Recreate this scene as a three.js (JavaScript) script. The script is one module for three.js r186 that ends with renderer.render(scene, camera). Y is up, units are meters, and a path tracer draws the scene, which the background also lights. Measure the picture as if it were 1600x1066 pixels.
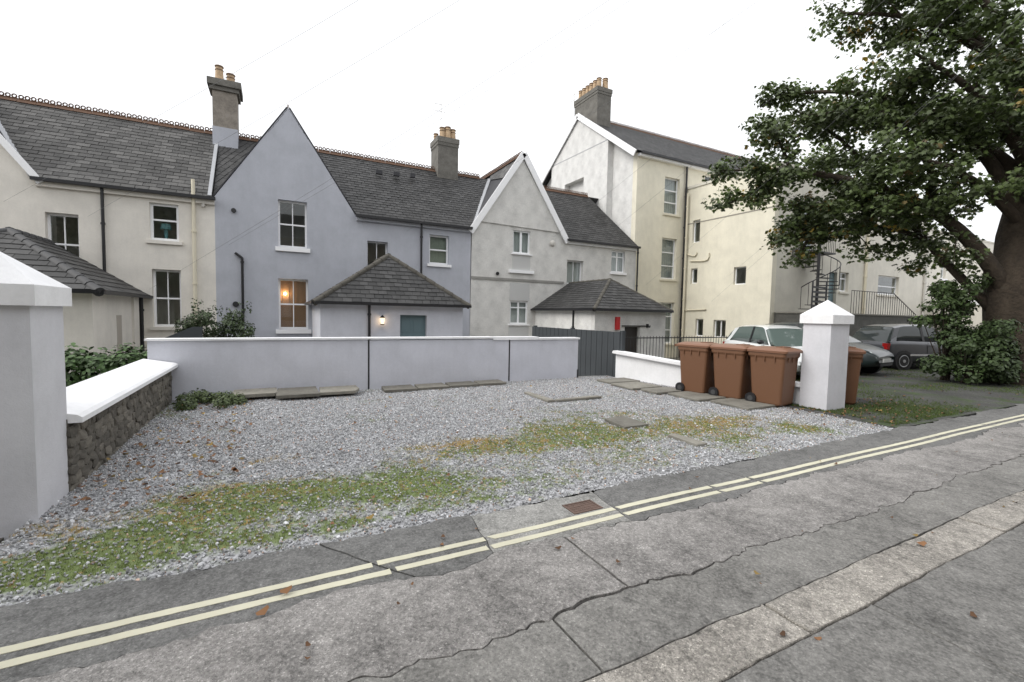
import * as THREE from 'three';
import { mergeGeometries } from 'three/addons/utils/BufferGeometryUtils.js';

// ---------- camera, sky, sun, exposure ----------
const scene = new THREE.Scene();
const camera = new THREE.PerspectiveCamera(73.71, 1600 / 1066, 0.05, 600);
camera.position.set(0, 1.55, 0);
camera.rotation.order = 'YXZ';
camera.rotation.set(THREE.MathUtils.degToRad(-3.3), THREE.MathUtils.degToRad(-27.5), THREE.MathUtils.degToRad(1.1));

{ // bright, even overcast: brighter overhead than at the horizon
  const W = 256, Hh = 128, d = new Float32Array(W * Hh * 4);
  for (let j = 0; j < Hh; j++) for (let i = 0; i < W; i++) {
    const s = Math.max(0, Math.sin((j + 0.5) / Hh * Math.PI - Math.PI / 2));
    const c = 1 + 0.05 * Math.sin(i / W * 6.2832 * 3 + j * 0.11) * Math.sin(i / W * 6.2832 * 5 - j * 0.2);
    const L = (0.70 + 0.30 * s) * c, k = (j * W + i) * 4;
    d[k] = L * 0.985; d[k + 1] = L; d[k + 2] = L * 1.03; d[k + 3] = 1;
  }
  const t = new THREE.DataTexture(d, W, Hh, THREE.RGBAFormat, THREE.FloatType);
  t.mapping = THREE.EquirectangularReflectionMapping; t.magFilter = THREE.LinearFilter; t.needsUpdate = true;
  scene.background = t; scene.environment = t;
}
const sun = new THREE.DirectionalLight(new THREE.Color(1, 0.97, 0.92), 1.5);
sun.position.set(-34, 34, -10); sun.target.position.set(4, 0, -8); sun.castShadow = true; sun.shadow.radius = 75;
sun.shadow.mapSize.set(2048, 2048);
Object.assign(sun.shadow.camera, { left: -40, right: 40, top: 40, bottom: -40, near: 1, far: 120 });
scene.add(sun, sun.target);
const renderer = new THREE.WebGLRenderer({ antialias: true });
renderer.setSize(1024, 682);
renderer.toneMapping = THREE.LinearToneMapping;
renderer.toneMappingExposure = 1.62;
renderer.shadowMap.enabled = true;

// ---------- helpers ----------
function RNG(a) { return () => { a |= 0; a = a + 0x6D2B79F5 | 0; let t = Math.imul(a ^ a >>> 15, 1 | a); t = t + Math.imul(t ^ t >>> 7, 61 | t) ^ t; return ((t ^ t >>> 14) >>> 0) / 4294967296; }; }
const rnd = RNG(7), rr = (a, b) => a + (b - a) * rnd(), V = (x, y, z) => new THREE.Vector3(x, y, z);
const hash = (x, y, s) => { let h = Math.imul(x, 374761393) + Math.imul(y, 668265263) + Math.imul(s, 1442695041) | 0; h = Math.imul(h ^ h >>> 13, 1274126177); return ((h ^ h >>> 16) >>> 0) / 4294967296; };
function vnoise(x, y, per, s) { // tileable value noise, period per
  const xi = Math.floor(x), yi = Math.floor(y), fx = x - xi, fy = y - yi, u = fx * fx * (3 - 2 * fx), v = fy * fy * (3 - 2 * fy);
  const m = (n) => ((n % per) + per) % per;
  const a = hash(m(xi), m(yi), s), b = hash(m(xi + 1), m(yi), s), c = hash(m(xi), m(yi + 1), s), d = hash(m(xi + 1), m(yi + 1), s);
  return a + (b - a) * u + (c - a) * v + (a - b - c + d) * u * v;
}
function fbm(u, v, base, oct, s) { let r = 0, a = 0.5, p = base, t = 0; for (let i = 0; i < oct; i++) { r += a * vnoise(u * p, v * p, p, s + i); t += a; a *= 0.55; p *= 2; } return r / t; }
const toS = (l) => { l = Math.max(0, Math.min(1, l)); return 255 * (l <= 0.0031308 ? 12.92 * l : 1.055 * Math.pow(l, 1 / 2.4) - 0.055); };
function tex(n, metres, fn, srgb = true) { // fn(u, v) -> linear [r,g,b] or a number
  const d = new Uint8Array(n * n * 4);
  for (let j = 0; j < n; j++) for (let i = 0; i < n; i++) {
    const c = fn(i / n, j / n), k = (j * n + i) * 4;
    if (typeof c === 'number') d[k] = d[k + 1] = d[k + 2] = Math.max(0, Math.min(255, c * 255)); else for (let q = 0; q < 3; q++) d[k + q] = srgb ? toS(c[q]) : c[q] * 255;
    d[k + 3] = 255;
  }
  const t = new THREE.DataTexture(d, n, n, THREE.RGBAFormat);
  t.wrapS = t.wrapT = THREE.RepeatWrapping; t.magFilter = THREE.LinearFilter; t.minFilter = THREE.LinearMipmapLinearFilter; t.generateMipmaps = true;
  if (srgb) t.colorSpace = THREE.SRGBColorSpace;
  t.repeat.set(1 / metres, 1 / metres); t.needsUpdate = true;
  return t;
}
const C3 = (r, g, b) => new THREE.Color().setRGB(r, g, b);
function mat(r, g, b, rough = 0.9, o = {}) { return new THREE.MeshStandardMaterial({ color: C3(r, g, b), roughness: rough, side: THREE.DoubleSide, ...o }); }

// surface textures (multipliers around 1, kept as light maps of material grain)
const grainTex = tex(512, 2.2, (u, v) => { const a = fbm(u, v, 6, 6, 11), b = fbm(u, v, 90, 2, 31); const st = fbm(u, v * 0.12, 40, 3, 77), k = 0.79 + 0.2 * a + 0.06 * (b - 0.5) + 0.05 * (st - 0.5); return [k, k, k]; });
const renderBump = tex(512, 0.7, (u, v) => 0.5 * fbm(u, v, 24, 4, 5) + 0.5 * fbm(u, v, 120, 2, 9), false);
const roughcastTex = tex(1024, 1.6, (u, v) => { const a = fbm(u, v, 150, 2, 3), b = fbm(u, v, 5, 5, 8), c = hash(Math.floor(u * 300), Math.floor(v * 300), 4); const k = 0.62 + 0.30 * b + 0.30 * (a - 0.5) + (c > 0.94 ? -0.12 : 0); return [k, k * 0.99, k * 0.965]; });
const roughcastBump = tex(512, 0.8, (u, v) => fbm(u, v, 110, 2, 3), false);
const concreteTex = (seed, tint, speck) => tex(1024, 2.0, (u, v) => {
  const big = fbm(u, v, 4, 6, seed), f = fbm(u, v, 160, 2, seed + 5), s = hash(Math.floor(u * 512), Math.floor(v * 512), seed), s2 = hash(Math.floor(u * 260), Math.floor(v * 260), seed + 1);
  const md = fbm(u, v, 34, 3, seed + 8), bl = fbm(u, v, 11, 3, seed + 12); let k = 0.55 + 0.5 * big + 0.7 * (f - 0.5) + 0.5 * (md - 0.5) + 0.22 * (bl - 0.5);
  if (s > 0.93) k *= 1 + speck; if (s < 0.09) k *= 1 - speck * 0.85; if (s2 > 0.965) k *= 1 + speck * 1.1;
  return [k * tint[0], k * tint[1], k * tint[2]];
});
const tarBump = tex(512, 0.5, (u, v) => 0.6 * fbm(u, v, 70, 2, 13) + 0.4 * hash(Math.floor(u * 128), Math.floor(v * 128), 2), false);
const conC = concreteTex(21, [0.16, 0.158, 0.153], 0.35), conB = concreteTex(41, [0.275, 0.262, 0.25], 0.5), conA = concreteTex(61, [0.215, 0.208, 0.195], 0.35), conP = concreteTex(81, [0.20, 0.194, 0.183], 0.3), conK = concreteTex(91, [0.36, 0.335, 0.30], 0.6), conD = concreteTex(101, [0.28, 0.275, 0.26], 0.4);
const stoneTex = tex(512, 1.2, (u, v) => { const a = fbm(u, v, 5, 6, 71), b = fbm(u, v, 40, 3, 72); const k = 0.55 + 0.6 * a + 0.4 * (b - 0.5); return [k, k * 0.98, k * 0.93]; });
const barkTex = tex(512, 1.6, (u, v) => { const a = fbm(u * 1, v * 1, 9, 6, 17), b = fbm(u, v, 36, 3, 19); const k = 0.45 + 0.7 * a + 0.4 * (b - 0.5); return [k, k * 0.93, k * 0.82]; });
const slateTex = tex(512, 1.1, (u, v) => { const a = fbm(u, v, 8, 6, 51), b = fbm(u, v * 0.3, 60, 2, 52); const k = 0.6 + 0.6 * a + 0.35 * (b - 0.5); return [k, k, k * 1.0]; });

const paint = (r, g, b, o = {}) => mat(r, g, b, 0.85, { map: grainTex, bumpMap: renderBump, bumpScale: 0.002, ...o });
const MAT = {
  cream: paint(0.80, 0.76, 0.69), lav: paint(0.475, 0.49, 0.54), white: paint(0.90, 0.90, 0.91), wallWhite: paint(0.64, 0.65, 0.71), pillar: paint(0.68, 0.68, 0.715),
  grey: mat(0.84, 0.835, 0.82, 0.95, { map: roughcastTex, bumpMap: roughcastBump, bumpScale: 0.008 }), greyWhite: mat(0.95, 0.95, 0.94, 0.95, { map: roughcastTex, bumpMap: roughcastBump, bumpScale: 0.006 }),
  gable: mat(0.86, 0.86, 0.86, 0.95, { map: roughcastTex, bumpMap: roughcastBump, bumpScale: 0.006 }),
  yellow: paint(0.82, 0.775, 0.64), endGrey: paint(0.70, 0.67, 0.585), endCream: paint(0.77, 0.735, 0.65), plinth: paint(0.10, 0.10, 0.095, { map: stoneTex }),
  trim: mat(0.86, 0.86, 0.87, 0.45), black: mat(0.012, 0.012, 0.014, 0.4), upvc: mat(0.86, 0.87, 0.88, 0.3), blackRail: mat(0.018, 0.018, 0.02, 0.5),
  pipeGrey: mat(0.55, 0.53, 0.49, 0.7), pipeCream: mat(0.66, 0.61, 0.48, 0.7), lead: mat(0.42, 0.43, 0.45, 0.7, { map: grainTex }),
  deck: mat(0.05, 0.05, 0.055, 0.9), terracotta: mat(0.125, 0.07, 0.045, 0.9, { map: stoneTex }), pot: mat(0.52, 0.38, 0.25, 0.85, { map: stoneTex }), potRim: mat(0.22, 0.15, 0.10, 0.9),
  stack: mat(0.28, 0.255, 0.23, 0.95, { map: stoneTex, bumpMap: renderBump, bumpScale: 0.006 }), stackGrey: mat(0.175, 0.17, 0.16, 0.95, { map: stoneTex, bumpMap: renderBump, bumpScale: 0.006 }),
  fence: mat(0.055, 0.062, 0.068, 0.75, { map: grainTex }), bark: mat(0.062, 0.05, 0.04, 0.95, { map: barkTex, bumpMap: barkTex, bumpScale: 0.03 }),
  interior: mat(0.4, 0.37, 0.33, 0.9), curtain: mat(0.62, 0.62, 0.60, 0.95), blind: mat(0.25, 0.125, 0.06, 0.6), door: mat(0.135, 0.20, 0.22, 0.5), darkDoor: mat(0.03, 0.025, 0.022, 0.5),
  panel: mat(0.5, 0.5, 0.49, 0.9),
  glass: new THREE.MeshPhysicalMaterial({ color: C3(0.93, 0.96, 0.95), roughness: 0.02, transmission: 1, thickness: 0, ior: 1.52, side: THREE.DoubleSide }),
};
const ORG = new WeakMap();
let used = {};
function numbered(n) { if (!used[n]) { used[n] = 1; return n; } return n + '_' + String(used[n]++).padStart(3, '0'); }
function tag(o, label, category, group, kind) { o.userData.label = label; o.userData.category = category; if (group) o.userData.group = group; if (kind) o.userData.kind = kind; return o; }
function thing(name, label, category, [x, y, z], group) {
  const g = new THREE.Group(); g.name = numbered(name); g.position.set(x, y, z); ORG.set(g, V(x, y, z)); scene.add(g);
  return tag(g, label, category, group);
}
function structure(name) { const g = new THREE.Group(); g.name = name; g.userData.kind = 'structure'; ORG.set(g, V(0, 0, 0)); scene.add(g); return g; }
function sub(name, parent) { const g = new THREE.Group(); g.name = name; parent.add(g); ORG.set(g, ORG.get(parent)); return g; }
function uvMetres(g) {
  const p = g.attributes.position, n = g.attributes.normal, a = new Float32Array(p.count * 2);
  for (let i = 0; i < p.count; i += 3) {
    let nx = 0, ny = 0, nz = 0; for (let k = 0; k < 3; k++) { nx += n.getX(i + k); ny += n.getY(i + k); nz += n.getZ(i + k); }
    nx = Math.abs(nx); ny = Math.abs(ny); nz = Math.abs(nz);
    for (let k = 0; k < 3; k++) { const x = p.getX(i + k), y = p.getY(i + k), z = p.getZ(i + k), q = (i + k) * 2; if (ny >= nx && ny >= nz) { a[q] = x; a[q + 1] = z; } else if (nx > nz) { a[q] = z; a[q + 1] = y; } else { a[q] = x; a[q + 1] = y; } }
  }
  g.setAttribute('uv', new THREE.BufferAttribute(a, 2));
}
function M(parent, name, geoms, m, keepUV) { // world-space geometries -> one named mesh under parent
  const list = (Array.isArray(geoms) ? geoms : [geoms]).map((g) => { g = g.index ? g.toNonIndexed() : g; for (const k of Object.keys(g.attributes)) if (!['position', 'normal', 'uv', 'color'].includes(k)) g.deleteAttribute(k); if (!keepUV) { if (!g.attributes.normal) g.computeVertexNormals(); uvMetres(g); } return g; });
  const g = list.length > 1 ? mergeGeometries(list) : list[0];
  const o = parent ? ORG.get(parent) : V(0, 0, 0); g.translate(-o.x, -o.y, -o.z);
  const me = new THREE.Mesh(g, m); me.name = parent ? name : numbered(name); me.castShadow = me.receiveShadow = true; ORG.set(me, o);
  (parent || scene).add(me); return me;
}
const bx = (x0, y0, z0, x1, y1, z1) => new THREE.BoxGeometry(Math.abs(x1 - x0), Math.abs(y1 - y0), Math.abs(z1 - z0)).translate((x0 + x1) / 2, (y0 + y1) / 2, (z0 + z1) / 2);
const cyl = (x, y0, y1, z, r0, r1 = r0, seg = 14) => new THREE.CylinderGeometry(r1, r0, y1 - y0, seg).translate(x, (y0 + y1) / 2, z);
function tube(pts, r, seg = 8, r1) { // tapered tube along points
  const c = new THREE.CatmullRomCurve3(pts.map((p) => Array.isArray(p) ? V(...p) : p)), n = Math.max(2, (pts.length - 1) * 4), g = new THREE.TubeGeometry(c, n, 1, seg, false), p = g.attributes.position;
  for (let i = 0; i <= n; i++) { const q = c.getPointAt(i / n), rad = r1 === undefined ? r : r + (r1 - r) * i / n; for (let k = 0; k <= seg; k++) { const id = i * (seg + 1) + k; p.setXYZ(id, q.x + (p.getX(id) - q.x) * rad, q.y + (p.getY(id) - q.y) * rad, q.z + (p.getZ(id) - q.z) * rad); } }
  return g;
}
function beam(a, b, w, h) { // box between two points
  a = V(...a); b = V(...b); const L = a.distanceTo(b), g = new THREE.BoxGeometry(w, h, L), m = new THREE.Matrix4().lookAt(a, b, V(0, 1, 0)); m.setPosition(a.clone().add(b).multiplyScalar(0.5)); return g.applyMatrix4(m);
}
function wallXY(pts, holes, z, depth) { // outline in x,y; front face at z, thickness going to -z
  const s = new THREE.Shape(pts.map((p) => new THREE.Vector2(...p)));
  for (const [x0, y0, x1, y1] of holes) s.holes.push(new THREE.Path([[x0, y0], [x0, y1], [x1, y1], [x1, y0]].map((p) => new THREE.Vector2(...p))));
  return new THREE.ExtrudeGeometry(s, { depth, bevelEnabled: false }).translate(0, 0, z - depth);
}
function wallZY(pts, holes, x, depth) { // outline in z,y; visible face (towards -x) at x, thickness going to +x
  const g = wallXY(pts.map(([z, y]) => [z, y]), holes, 0, depth); // local x = world z
  return g.applyMatrix4(new THREE.Matrix4().makeBasis(V(0, 0, 1), V(0, 1, 0), V(-1, 0, 0))).translate(x, 0, 0);
}
// ---------- slates ----------
function clip(poly, sub2) { // Sutherland-Hodgman, convex ccw clip polygon
  let out = poly; for (let i = 0; i < sub2.length && out.length; i++) {
    const a = sub2[i], b = sub2[(i + 1) % sub2.length], ins = (p) => (b[0] - a[0]) * (p[1] - a[1]) - (b[1] - a[1]) * (p[0] - a[0]) >= -1e-9, inp = out; out = [];
    for (let k = 0; k < inp.length; k++) {
      const p = inp[k], q = inp[(k + 1) % inp.length], ip = ins(p), iq = ins(q);
      const X = () => { const d1 = (b[0] - a[0]) * (p[1] - a[1]) - (b[1] - a[1]) * (p[0] - a[0]), d2 = (b[0] - a[0]) * (q[1] - a[1]) - (b[1] - a[1]) * (q[0] - a[0]), t = d1 / (d1 - d2); return [p[0] + (q[0] - p[0]) * t, p[1] + (q[1] - p[1]) * t]; };
      if (ip) { out.push(p); if (!iq) out.push(X()); } else if (iq) out.push(X());
    }
  } return out;
}
const slateMats = [0.042, 0.034, 0.054, 0.028].map((k) => mat(k, k * 0.98, k * 0.97, 0.62, { map: slateTex }));
const slateOld = [0.078, 0.062, 0.102, 0.05].map((k) => mat(k, k * 0.97, k * 0.93, 0.7, { map: slateTex }));
function slates(parent, P, o) { // P: planar convex roof face, P[0]->P[1] is the eave; o.single: each slate its own mesh
  const A = V(...P[0]), u = V(...P[1]).sub(A).normalize(), w = V(...P[2]).sub(A), n = u.clone().cross(w).normalize(); if (n.y < 0) n.negate();
  const v = n.clone().cross(u).normalize(); if (v.y < 0) v.negate();
  const flip = u.clone().cross(v).dot(n) < 0;
  let poly = P.map((p) => { const q = V(...p).sub(A); return [q.dot(u), q.dot(v)]; });
  let area = 0; poly.forEach((p, i) => { const q = poly[(i + 1) % poly.length]; area += p[0] * q[1] - q[0] * p[1]; }); if (area < 0) poly.reverse();
  const us = poly.map((p) => p[0]), vs = poly.map((p) => p[1]), u0 = Math.min(...us), u1 = Math.max(...us), vMax = Math.max(...vs);
  const sw = o.w || 0.3, ex = o.e || 0.2, th = o.t || 0.009, mats = o.mats || slateMats, bags = mats.map(() => []), clipsG = [];
  const deck = []; { const pts = P.map((p) => V(...p).addScaledVector(n, -0.03)); for (let i = 1; i + 1 < pts.length; i++) deck.push(pts[0], pts[i], pts[i + 1]); }
  const dg = new THREE.BufferGeometry().setFromPoints(deck); dg.computeVertexNormals(); M(parent, 'roof_boarding', dg, MAT.deck);
  const at = (p, h) => A.clone().addScaledVector(u, p[0]).addScaledVector(v, p[1]).addScaledVector(n, h);
  for (let j = 0; j * ex < vMax; j++) {
    const v0 = j * ex, v1 = v0 + ex * 1.12;
    for (let a = u0 - (j % 2 ? sw / 2 : 0) - sw * 0.13; a < u1; a += sw) {
      const g = 0.004 + rnd() * 0.003, dv = (rnd() - 0.5) * 0.014, slip = rnd() < 0.012 ? -0.04 : 0;
      const q = clip([[a + g, v0 + dv + slip], [a + sw - g, v0 + dv + slip + (rnd() - 0.5) * 0.008], [a + sw - g, v1], [a + g, v1]], poly);
      if (q.length < 3) continue;
      const lift = (rnd() - 0.5) * 0.006, hh = (p) => th * (0.6 + 1.5 * (v1 - p[1]) / (v1 - v0)) + lift + 0.006;
      const T = q.map((p) => at(p, hh(p))), B = q.map((p) => at(p, hh(p) - th)), tri = [];
      for (let i = 1; i + 1 < T.length; i++) flip ? tri.push(T[0], T[i + 1], T[i]) : tri.push(T[0], T[i], T[i + 1]);
      for (let i = 0; i < T.length; i++) { const k = (i + 1) % T.length; if (flip) tri.push(T[i], T[k], B[i], T[k], B[k], B[i]); else tri.push(T[i], B[i], T[k], T[k], B[i], B[k]); }
      const gm = new THREE.BufferGeometry().setFromPoints(tri); gm.computeVertexNormals();
      const mi = Math.floor(rnd() * mats.length); if (o.clips && q.length === 4 && j > 1 && rnd() < o.clips * vnoise(a * .9 + 40, v0 * 1.2 + 40, 1 << 20, 3) * 1.6) { const c = at([a + sw / 2, v0 + 0.015], th * 2.2 + 0.008); clipsG.push(new THREE.BoxGeometry(0.035, 0.012, 0.045).translate(c.x, c.y, c.z)); }
      if (o.single) M(parent, 'slate', gm, mats[mi]); else bags[mi].push(gm);
    }
  }
  if (o.clips) M(parent, 'slate_hooks', clipsG, MAT.lead).userData.kind = 'stuff';
  bags.forEach((b, i) => { if (b.length) M(parent, 'slates', b, mats[i]).userData.kind = 'stuff'; });
}
const crestBase = (() => { const t = [bx(-0.215, -0.02, -0.012, 0.215, 0.05, 0.012)]; for (const s of [-1, 1]) t.push(new THREE.BoxGeometry(0.43, 0.016, 0.17).rotateX(s * 0.72).translate(0, -0.045, s * 0.062)); for (let i = 0; i < 3; i++) t.push(new THREE.TorusGeometry(0.052, 0.02, 5, 10).translate(-0.143 + i * 0.143, 0.1, 0)); return mergeGeometries(t.map((g) => g.toNonIndexed())); })();
uvMetres(crestBase);
function crest(parent, a, b) { // row of crested ridge tiles, each its own piece
  a = V(...a); b = V(...b); const L = a.distanceTo(b), n = Math.max(1, Math.round(L / 0.44)), d = b.clone().sub(a).normalize(), o = ORG.get(parent);
  for (let i = 0; i < n; i++) { const m = new THREE.Mesh(crestBase, MAT.terracotta); m.name = 'ridge_tile'; m.position.copy(a.clone().addScaledVector(d, (i + 0.5) * L / n)).sub(o); m.position.y += 0.03 + (rnd() - 0.5) * 0.012; m.rotation.y = Math.atan2(-d.z, d.x) + (rnd() - 0.5) * 0.02; m.scale.x = L / n / 0.44; m.castShadow = m.receiveShadow = true; parent.add(m); }
}
const hipTileMat = mat(0.085, 0.08, 0.07, 0.85, { map: stoneTex });
function hipTiles(parent, a, b, r = 0.1, m = hipTileMat) {
  a = V(...a); b = V(...b); const L = a.distanceTo(b), n = Math.round(L / 0.36), d = b.clone().sub(a).normalize();
  for (let i = 0; i < n; i++) { const p = a.clone().addScaledVector(d, i * L / n - 0.02), q = a.clone().addScaledVector(d, (i + 1) * L / n), g = new THREE.CylinderGeometry(r * 0.9, r * 1.06, p.distanceTo(q), 10, 1, false); g.applyQuaternion(new THREE.Quaternion().setFromUnitVectors(V(0, 1, 0), d)).translate((p.x + q.x) / 2, (p.y + q.y) / 2 - 0.025, (p.z + q.z) / 2); M(parent, 'hip_tile', g, m); }
}
// ---------- windows: part group with frame, panes, sill ----------
function windowZ(parent, x0, y0, x1, y1, zf, o = {}) { // opening faces +z, wall front at zf
  const w = sub('window', parent), r = o.recess ?? 0.13, z = zf - r, fw = o.fw ?? 0.06, fm = o.frame || MAT.trim, fr = [];
  fr.push(bx(x0, y0, z - 0.06, x0 + fw, y1, z), bx(x1 - fw, y0, z - 0.06, x1, y1, z), bx(x0 + fw, y1 - fw, z - 0.06, x1 - fw, y1, z), bx(x0 + fw, y0, z - 0.06, x1 - fw, y0 + fw * 1.2, z));
  for (const t of o.rows ?? [0.5]) { const y = y0 + (y1 - y0) * t; fr.push(bx(x0 + fw, y - 0.025, z - 0.05, x1 - fw, y + 0.025, z - 0.004)); }
  for (const t of o.cols ?? [0.5]) { const x = x0 + (x1 - x0) * t, b = o.bar ?? 0.014; fr.push(bx(x - b, y0 + fw, z - 0.042, x + b, y1 - fw, z - 0.01)); }
  M(w, 'frame', fr, fm);
  M(w, 'pane', bx(x0 + fw, y0 + fw, z - 0.032, x1 - fw, y1 - fw, z - 0.028), MAT.glass);
  if (o.sill !== false) M(w, 'sill', bx(x0 - 0.09, y0 - (o.sillH ?? 0.1), zf - r, x1 + 0.09, y0 - 0.002, zf + 0.07), o.sillMat || MAT.trim);
  if (o.curtain) { const zc = z - 0.14, g = []; const n = 14; for (let i = 0; i < n; i++) { const a = x0 + (x1 - x0) * i / n, b = x0 + (x1 - x0) * (i + 1) / n; g.push(bx(a, y0, zc - (i % 2) * 0.015, b + 0.002, y1, zc - (i % 2) * 0.015 - 0.006)); } M(w, 'curtain', g, o.curtain); }
  else M(w, 'room_lining', bx(x0 - 0.3, y0 - 0.4, z - 1.6, x1 + 0.3, y1 + 0.3, z - 1.55), MAT.interior);
  return w;
}
function windowX(parent, z0, y0, z1, y1, xf, o = {}) { // opening faces -x
  const w = sub('window', parent), r = o.recess ?? 0.12, x = xf + r, fw = 0.05, fr = [];
  fr.push(bx(x, y0, z0, x + 0.06, y1, z0 + fw), bx(x, y0, z1 - fw, x + 0.06, y1, z1), bx(x, y1 - fw, z0 + fw, x + 0.06, y1, z1 - fw), bx(x, y0, z0 + fw, x + 0.06, y0 + fw, z1 - fw));
  if (o.mid) fr.push(bx(x + 0.004, y0 + fw, (z0 + z1) / 2 - 0.025, x + 0.05, y1 - fw, (z0 + z1) / 2 + 0.025));
  M(w, 'frame', fr, MAT.upvc); M(w, 'pane', bx(x + 0.03, y0 + fw, z0 + fw, x + 0.034, y1 - fw, z1 - fw), MAT.glass);
  M(w, 'room_lining', bx(x + 1.2, y0 - 0.3, z0 - 0.3, x + 1.25, y1 + 0.3, z1 + 0.3), MAT.interior);
  return w;
}
function gutter(parent, a, b, r = 0.06) { M(parent, 'gutter', beam(a, b, r * 1.9, r * 1.5), MAT.black); }
function downpipe(parent, x, y0, y1, z, m = MAT.black, r = 0.04) { const g = [cyl(x, y0, y1, z, r, r, 10)]; for (let y = y0 + 0.4; y < y1; y += 1.6) g.push(cyl(x, y, y + 0.06, z, r * 1.4, r * 1.4, 10)); M(parent, 'downpipe', g, m); }
function chimney(parent, x0, x1, z0, z1, y0, y1, pots, m, o = {}) {
  const c = sub('chimney', parent);
  M(c, 'stack', bx(x0, y0, z0, x1, y1 - 0.35, z1), m);
  if (o.render) M(c, 'render_patch', bx(x0 - 0.012, y0, z0 - 0.012, x1 + 0.012, y0 + o.render, z1 + 0.012), MAT.lav);
  const e = o.over ?? 0.1;
  M(c, 'cap', [bx(x0 - e * 0.5, y1 - 0.36, z0 - e * 0.5, x1 + e * 0.5, y1 - 0.22, z1 + e * 0.5), bx(x0 - e, y1 - 0.22, z0 - e, x1 + e, y1, z1 + e)], o.capMat || m);
  for (const [px, pz, h, r] of pots) { const p = sub('pot', c); M(p, 'barrel', [cyl(px, y1, y1 + h, pz, r * 1.08, r * 0.88, 14)], MAT.pot); M(p, 'rim', [new THREE.TorusGeometry(r * 0.9, 0.028, 6, 14).rotateX(Math.PI / 2).translate(px, y1 + h, pz), new THREE.TorusGeometry(r * 0.92, 0.02, 6, 14).rotateX(Math.PI / 2).translate(px, y1 + h - 0.12, pz)], MAT.potRim); }
  return c;
}
// ---------- ground, road, pavement ----------
const dirtTex = tex(1024, 3.0, (u, v) => { const a = fbm(u, v, 5, 6, 111), b = fbm(u, v, 130, 2, 112), s = hash(Math.floor(u * 420), Math.floor(v * 420), 9); let k = 0.028 + 0.05 * a + 0.05 * (b - 0.5); if (s > 0.95) k *= 2.4; const gr = Math.max(0, Math.min(1, (fbm(u, v, 7, 5, 115) - 0.5) * 5)); return [k * (1 - 0.25 * gr), k * (1 + 0.12 * gr), k * (0.93 - 0.55 * gr)]; });
const earthTex = tex(512, 4.0, (u, v) => { const a = fbm(u, v, 6, 6, 121), b = fbm(u, v, 90, 2, 122); const k = 0.07 + 0.07 * a + 0.05 * (b - 0.5); return [k, k * 0.95, k * 0.8]; });
const earth = mat(1, 1, 1, 0.95, { map: earthTex });
{ const g = new THREE.PlaneGeometry(500, 500).rotateX(-Math.PI / 2).translate(0, -0.55, 0); const m = M(null, 'ground', g, earth); m.userData.kind = 'structure'; }
{ const y = structure('yard'); const m = mat(1, 1, 1, 0.95, { map: dirtTex });
  M(y, 'yard_surface', [bx(8.12, -0.6, -10.0, 17.5, -0.002, -3.22), bx(17.5, -0.6, -12.7, 75, -0.002, -3.22)], m);
  const ga = structure('garden'); M(ga, 'garden_soil', bx(-60, -0.6, -9.55, -1.75, -0.12, -3.24), earth);
}
const road = structure('road'), pavement = structure('pavement'), kerb = structure('kerb');
M(road, 'sub_base', bx(-60, -0.6, -3.235, 75, -0.04, -1.36), mat(0.035, 0.033, 0.03, 0.95, { map: stoneTex }));
M(pavement, 'sub_base', bx(-60, -0.6, -1.355, 75, -0.03, 6.4), mat(0.03, 0.028, 0.026, 0.95, { map: stoneTex }));
const wob = (x, s, a) => a * ((vnoise(x * 2.1 + 500, s, 1 << 20, s) - 0.5) + 0.5 * (vnoise(x * 7.3 + 500, s, 1 << 20, s + 3) - 0.5) + 0.35 * (vnoise(x * 23 + 900, s, 1 << 20, s + 7) - 0.5));
const edgeR = (x) => -3.2 + wob(x, 3, 0.10), crack1 = (x) => -2.55 + wob(x, 11, 0.11), crack2 = (x) => -1.885 + wob(x, 23, 0.10), kerbO = (x) => -1.485 + wob(x, 31, 0.02), kerbI = (x) => -1.215 + wob(x, 37, 0.015);
const gapW = (x, s) => (s === 2 ? 0.001 : 0.0015) + 0.007 * Math.max(0, vnoise(x * 1.7 + 40, s, 1 << 20, s) - 0.35) + (s === 2 ? 0.009 * Math.exp(-(((x - 1.5) / 0.35) ** 2)) + 0.006 * Math.exp(-(((x - 2.2) / 0.25) ** 2)) : 0);
function slab(parent, name, zTop, zBot, xl, xr, y, th, m, b = 0.005) { // zTop/zBot functions of x, xl/xr functions of z giving jagged joints
  const z0 = (x) => zTop(x), pts = [], xa = xl(zTop(xl(-2))), N = 1;
  const za = zTop(xl(0)), zb = zBot(xl(0)), x0t = xl(za), x1t = xr(za), x0b = xl(zb), x1b = xr(zb), step = Math.max(0.035, (x1t - x0t) / 400);
  for (let x = x0t; x < x1t - step * 0.6; x += step) pts.push([x, z0(x)]);
  for (let i = 0; i < 12; i++) { const z = za + (zb - za) * i / 12; pts.push([xr(z), z]); }
  for (let x = x1b; x > x0b + step * 0.6; x -= step) pts.push([x, zBot(x)]);
  for (let i = 0; i < 12; i++) { const z = zb + (za - zb) * i / 12; pts.push([xl(z), z]); }
  const s = new THREE.Shape(pts.map(([x, z]) => new THREE.Vector2(x, -z)));
  const g = new THREE.ExtrudeGeometry(s, { depth: th - 2 * b, bevelEnabled: true, bevelSize: b, bevelThickness: b, bevelSegments: 2, bevelOffset: -b }).rotateX(-Math.PI / 2).translate(0, y - th + b, 0);
  return M(parent, name, g, m);
}
const J = (x0, x1, s, g) => (z) => { const t = Math.max(0, Math.min(1, (z + 3.2) / 0.65)); return x0 + (x1 - x0) * t + 0.02 * (vnoise(z * 9 + 50, s, 1 << 20, s) - 0.5) + g; };
const bump = { bumpMap: tarBump, bumpScale: 0.003 };
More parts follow.
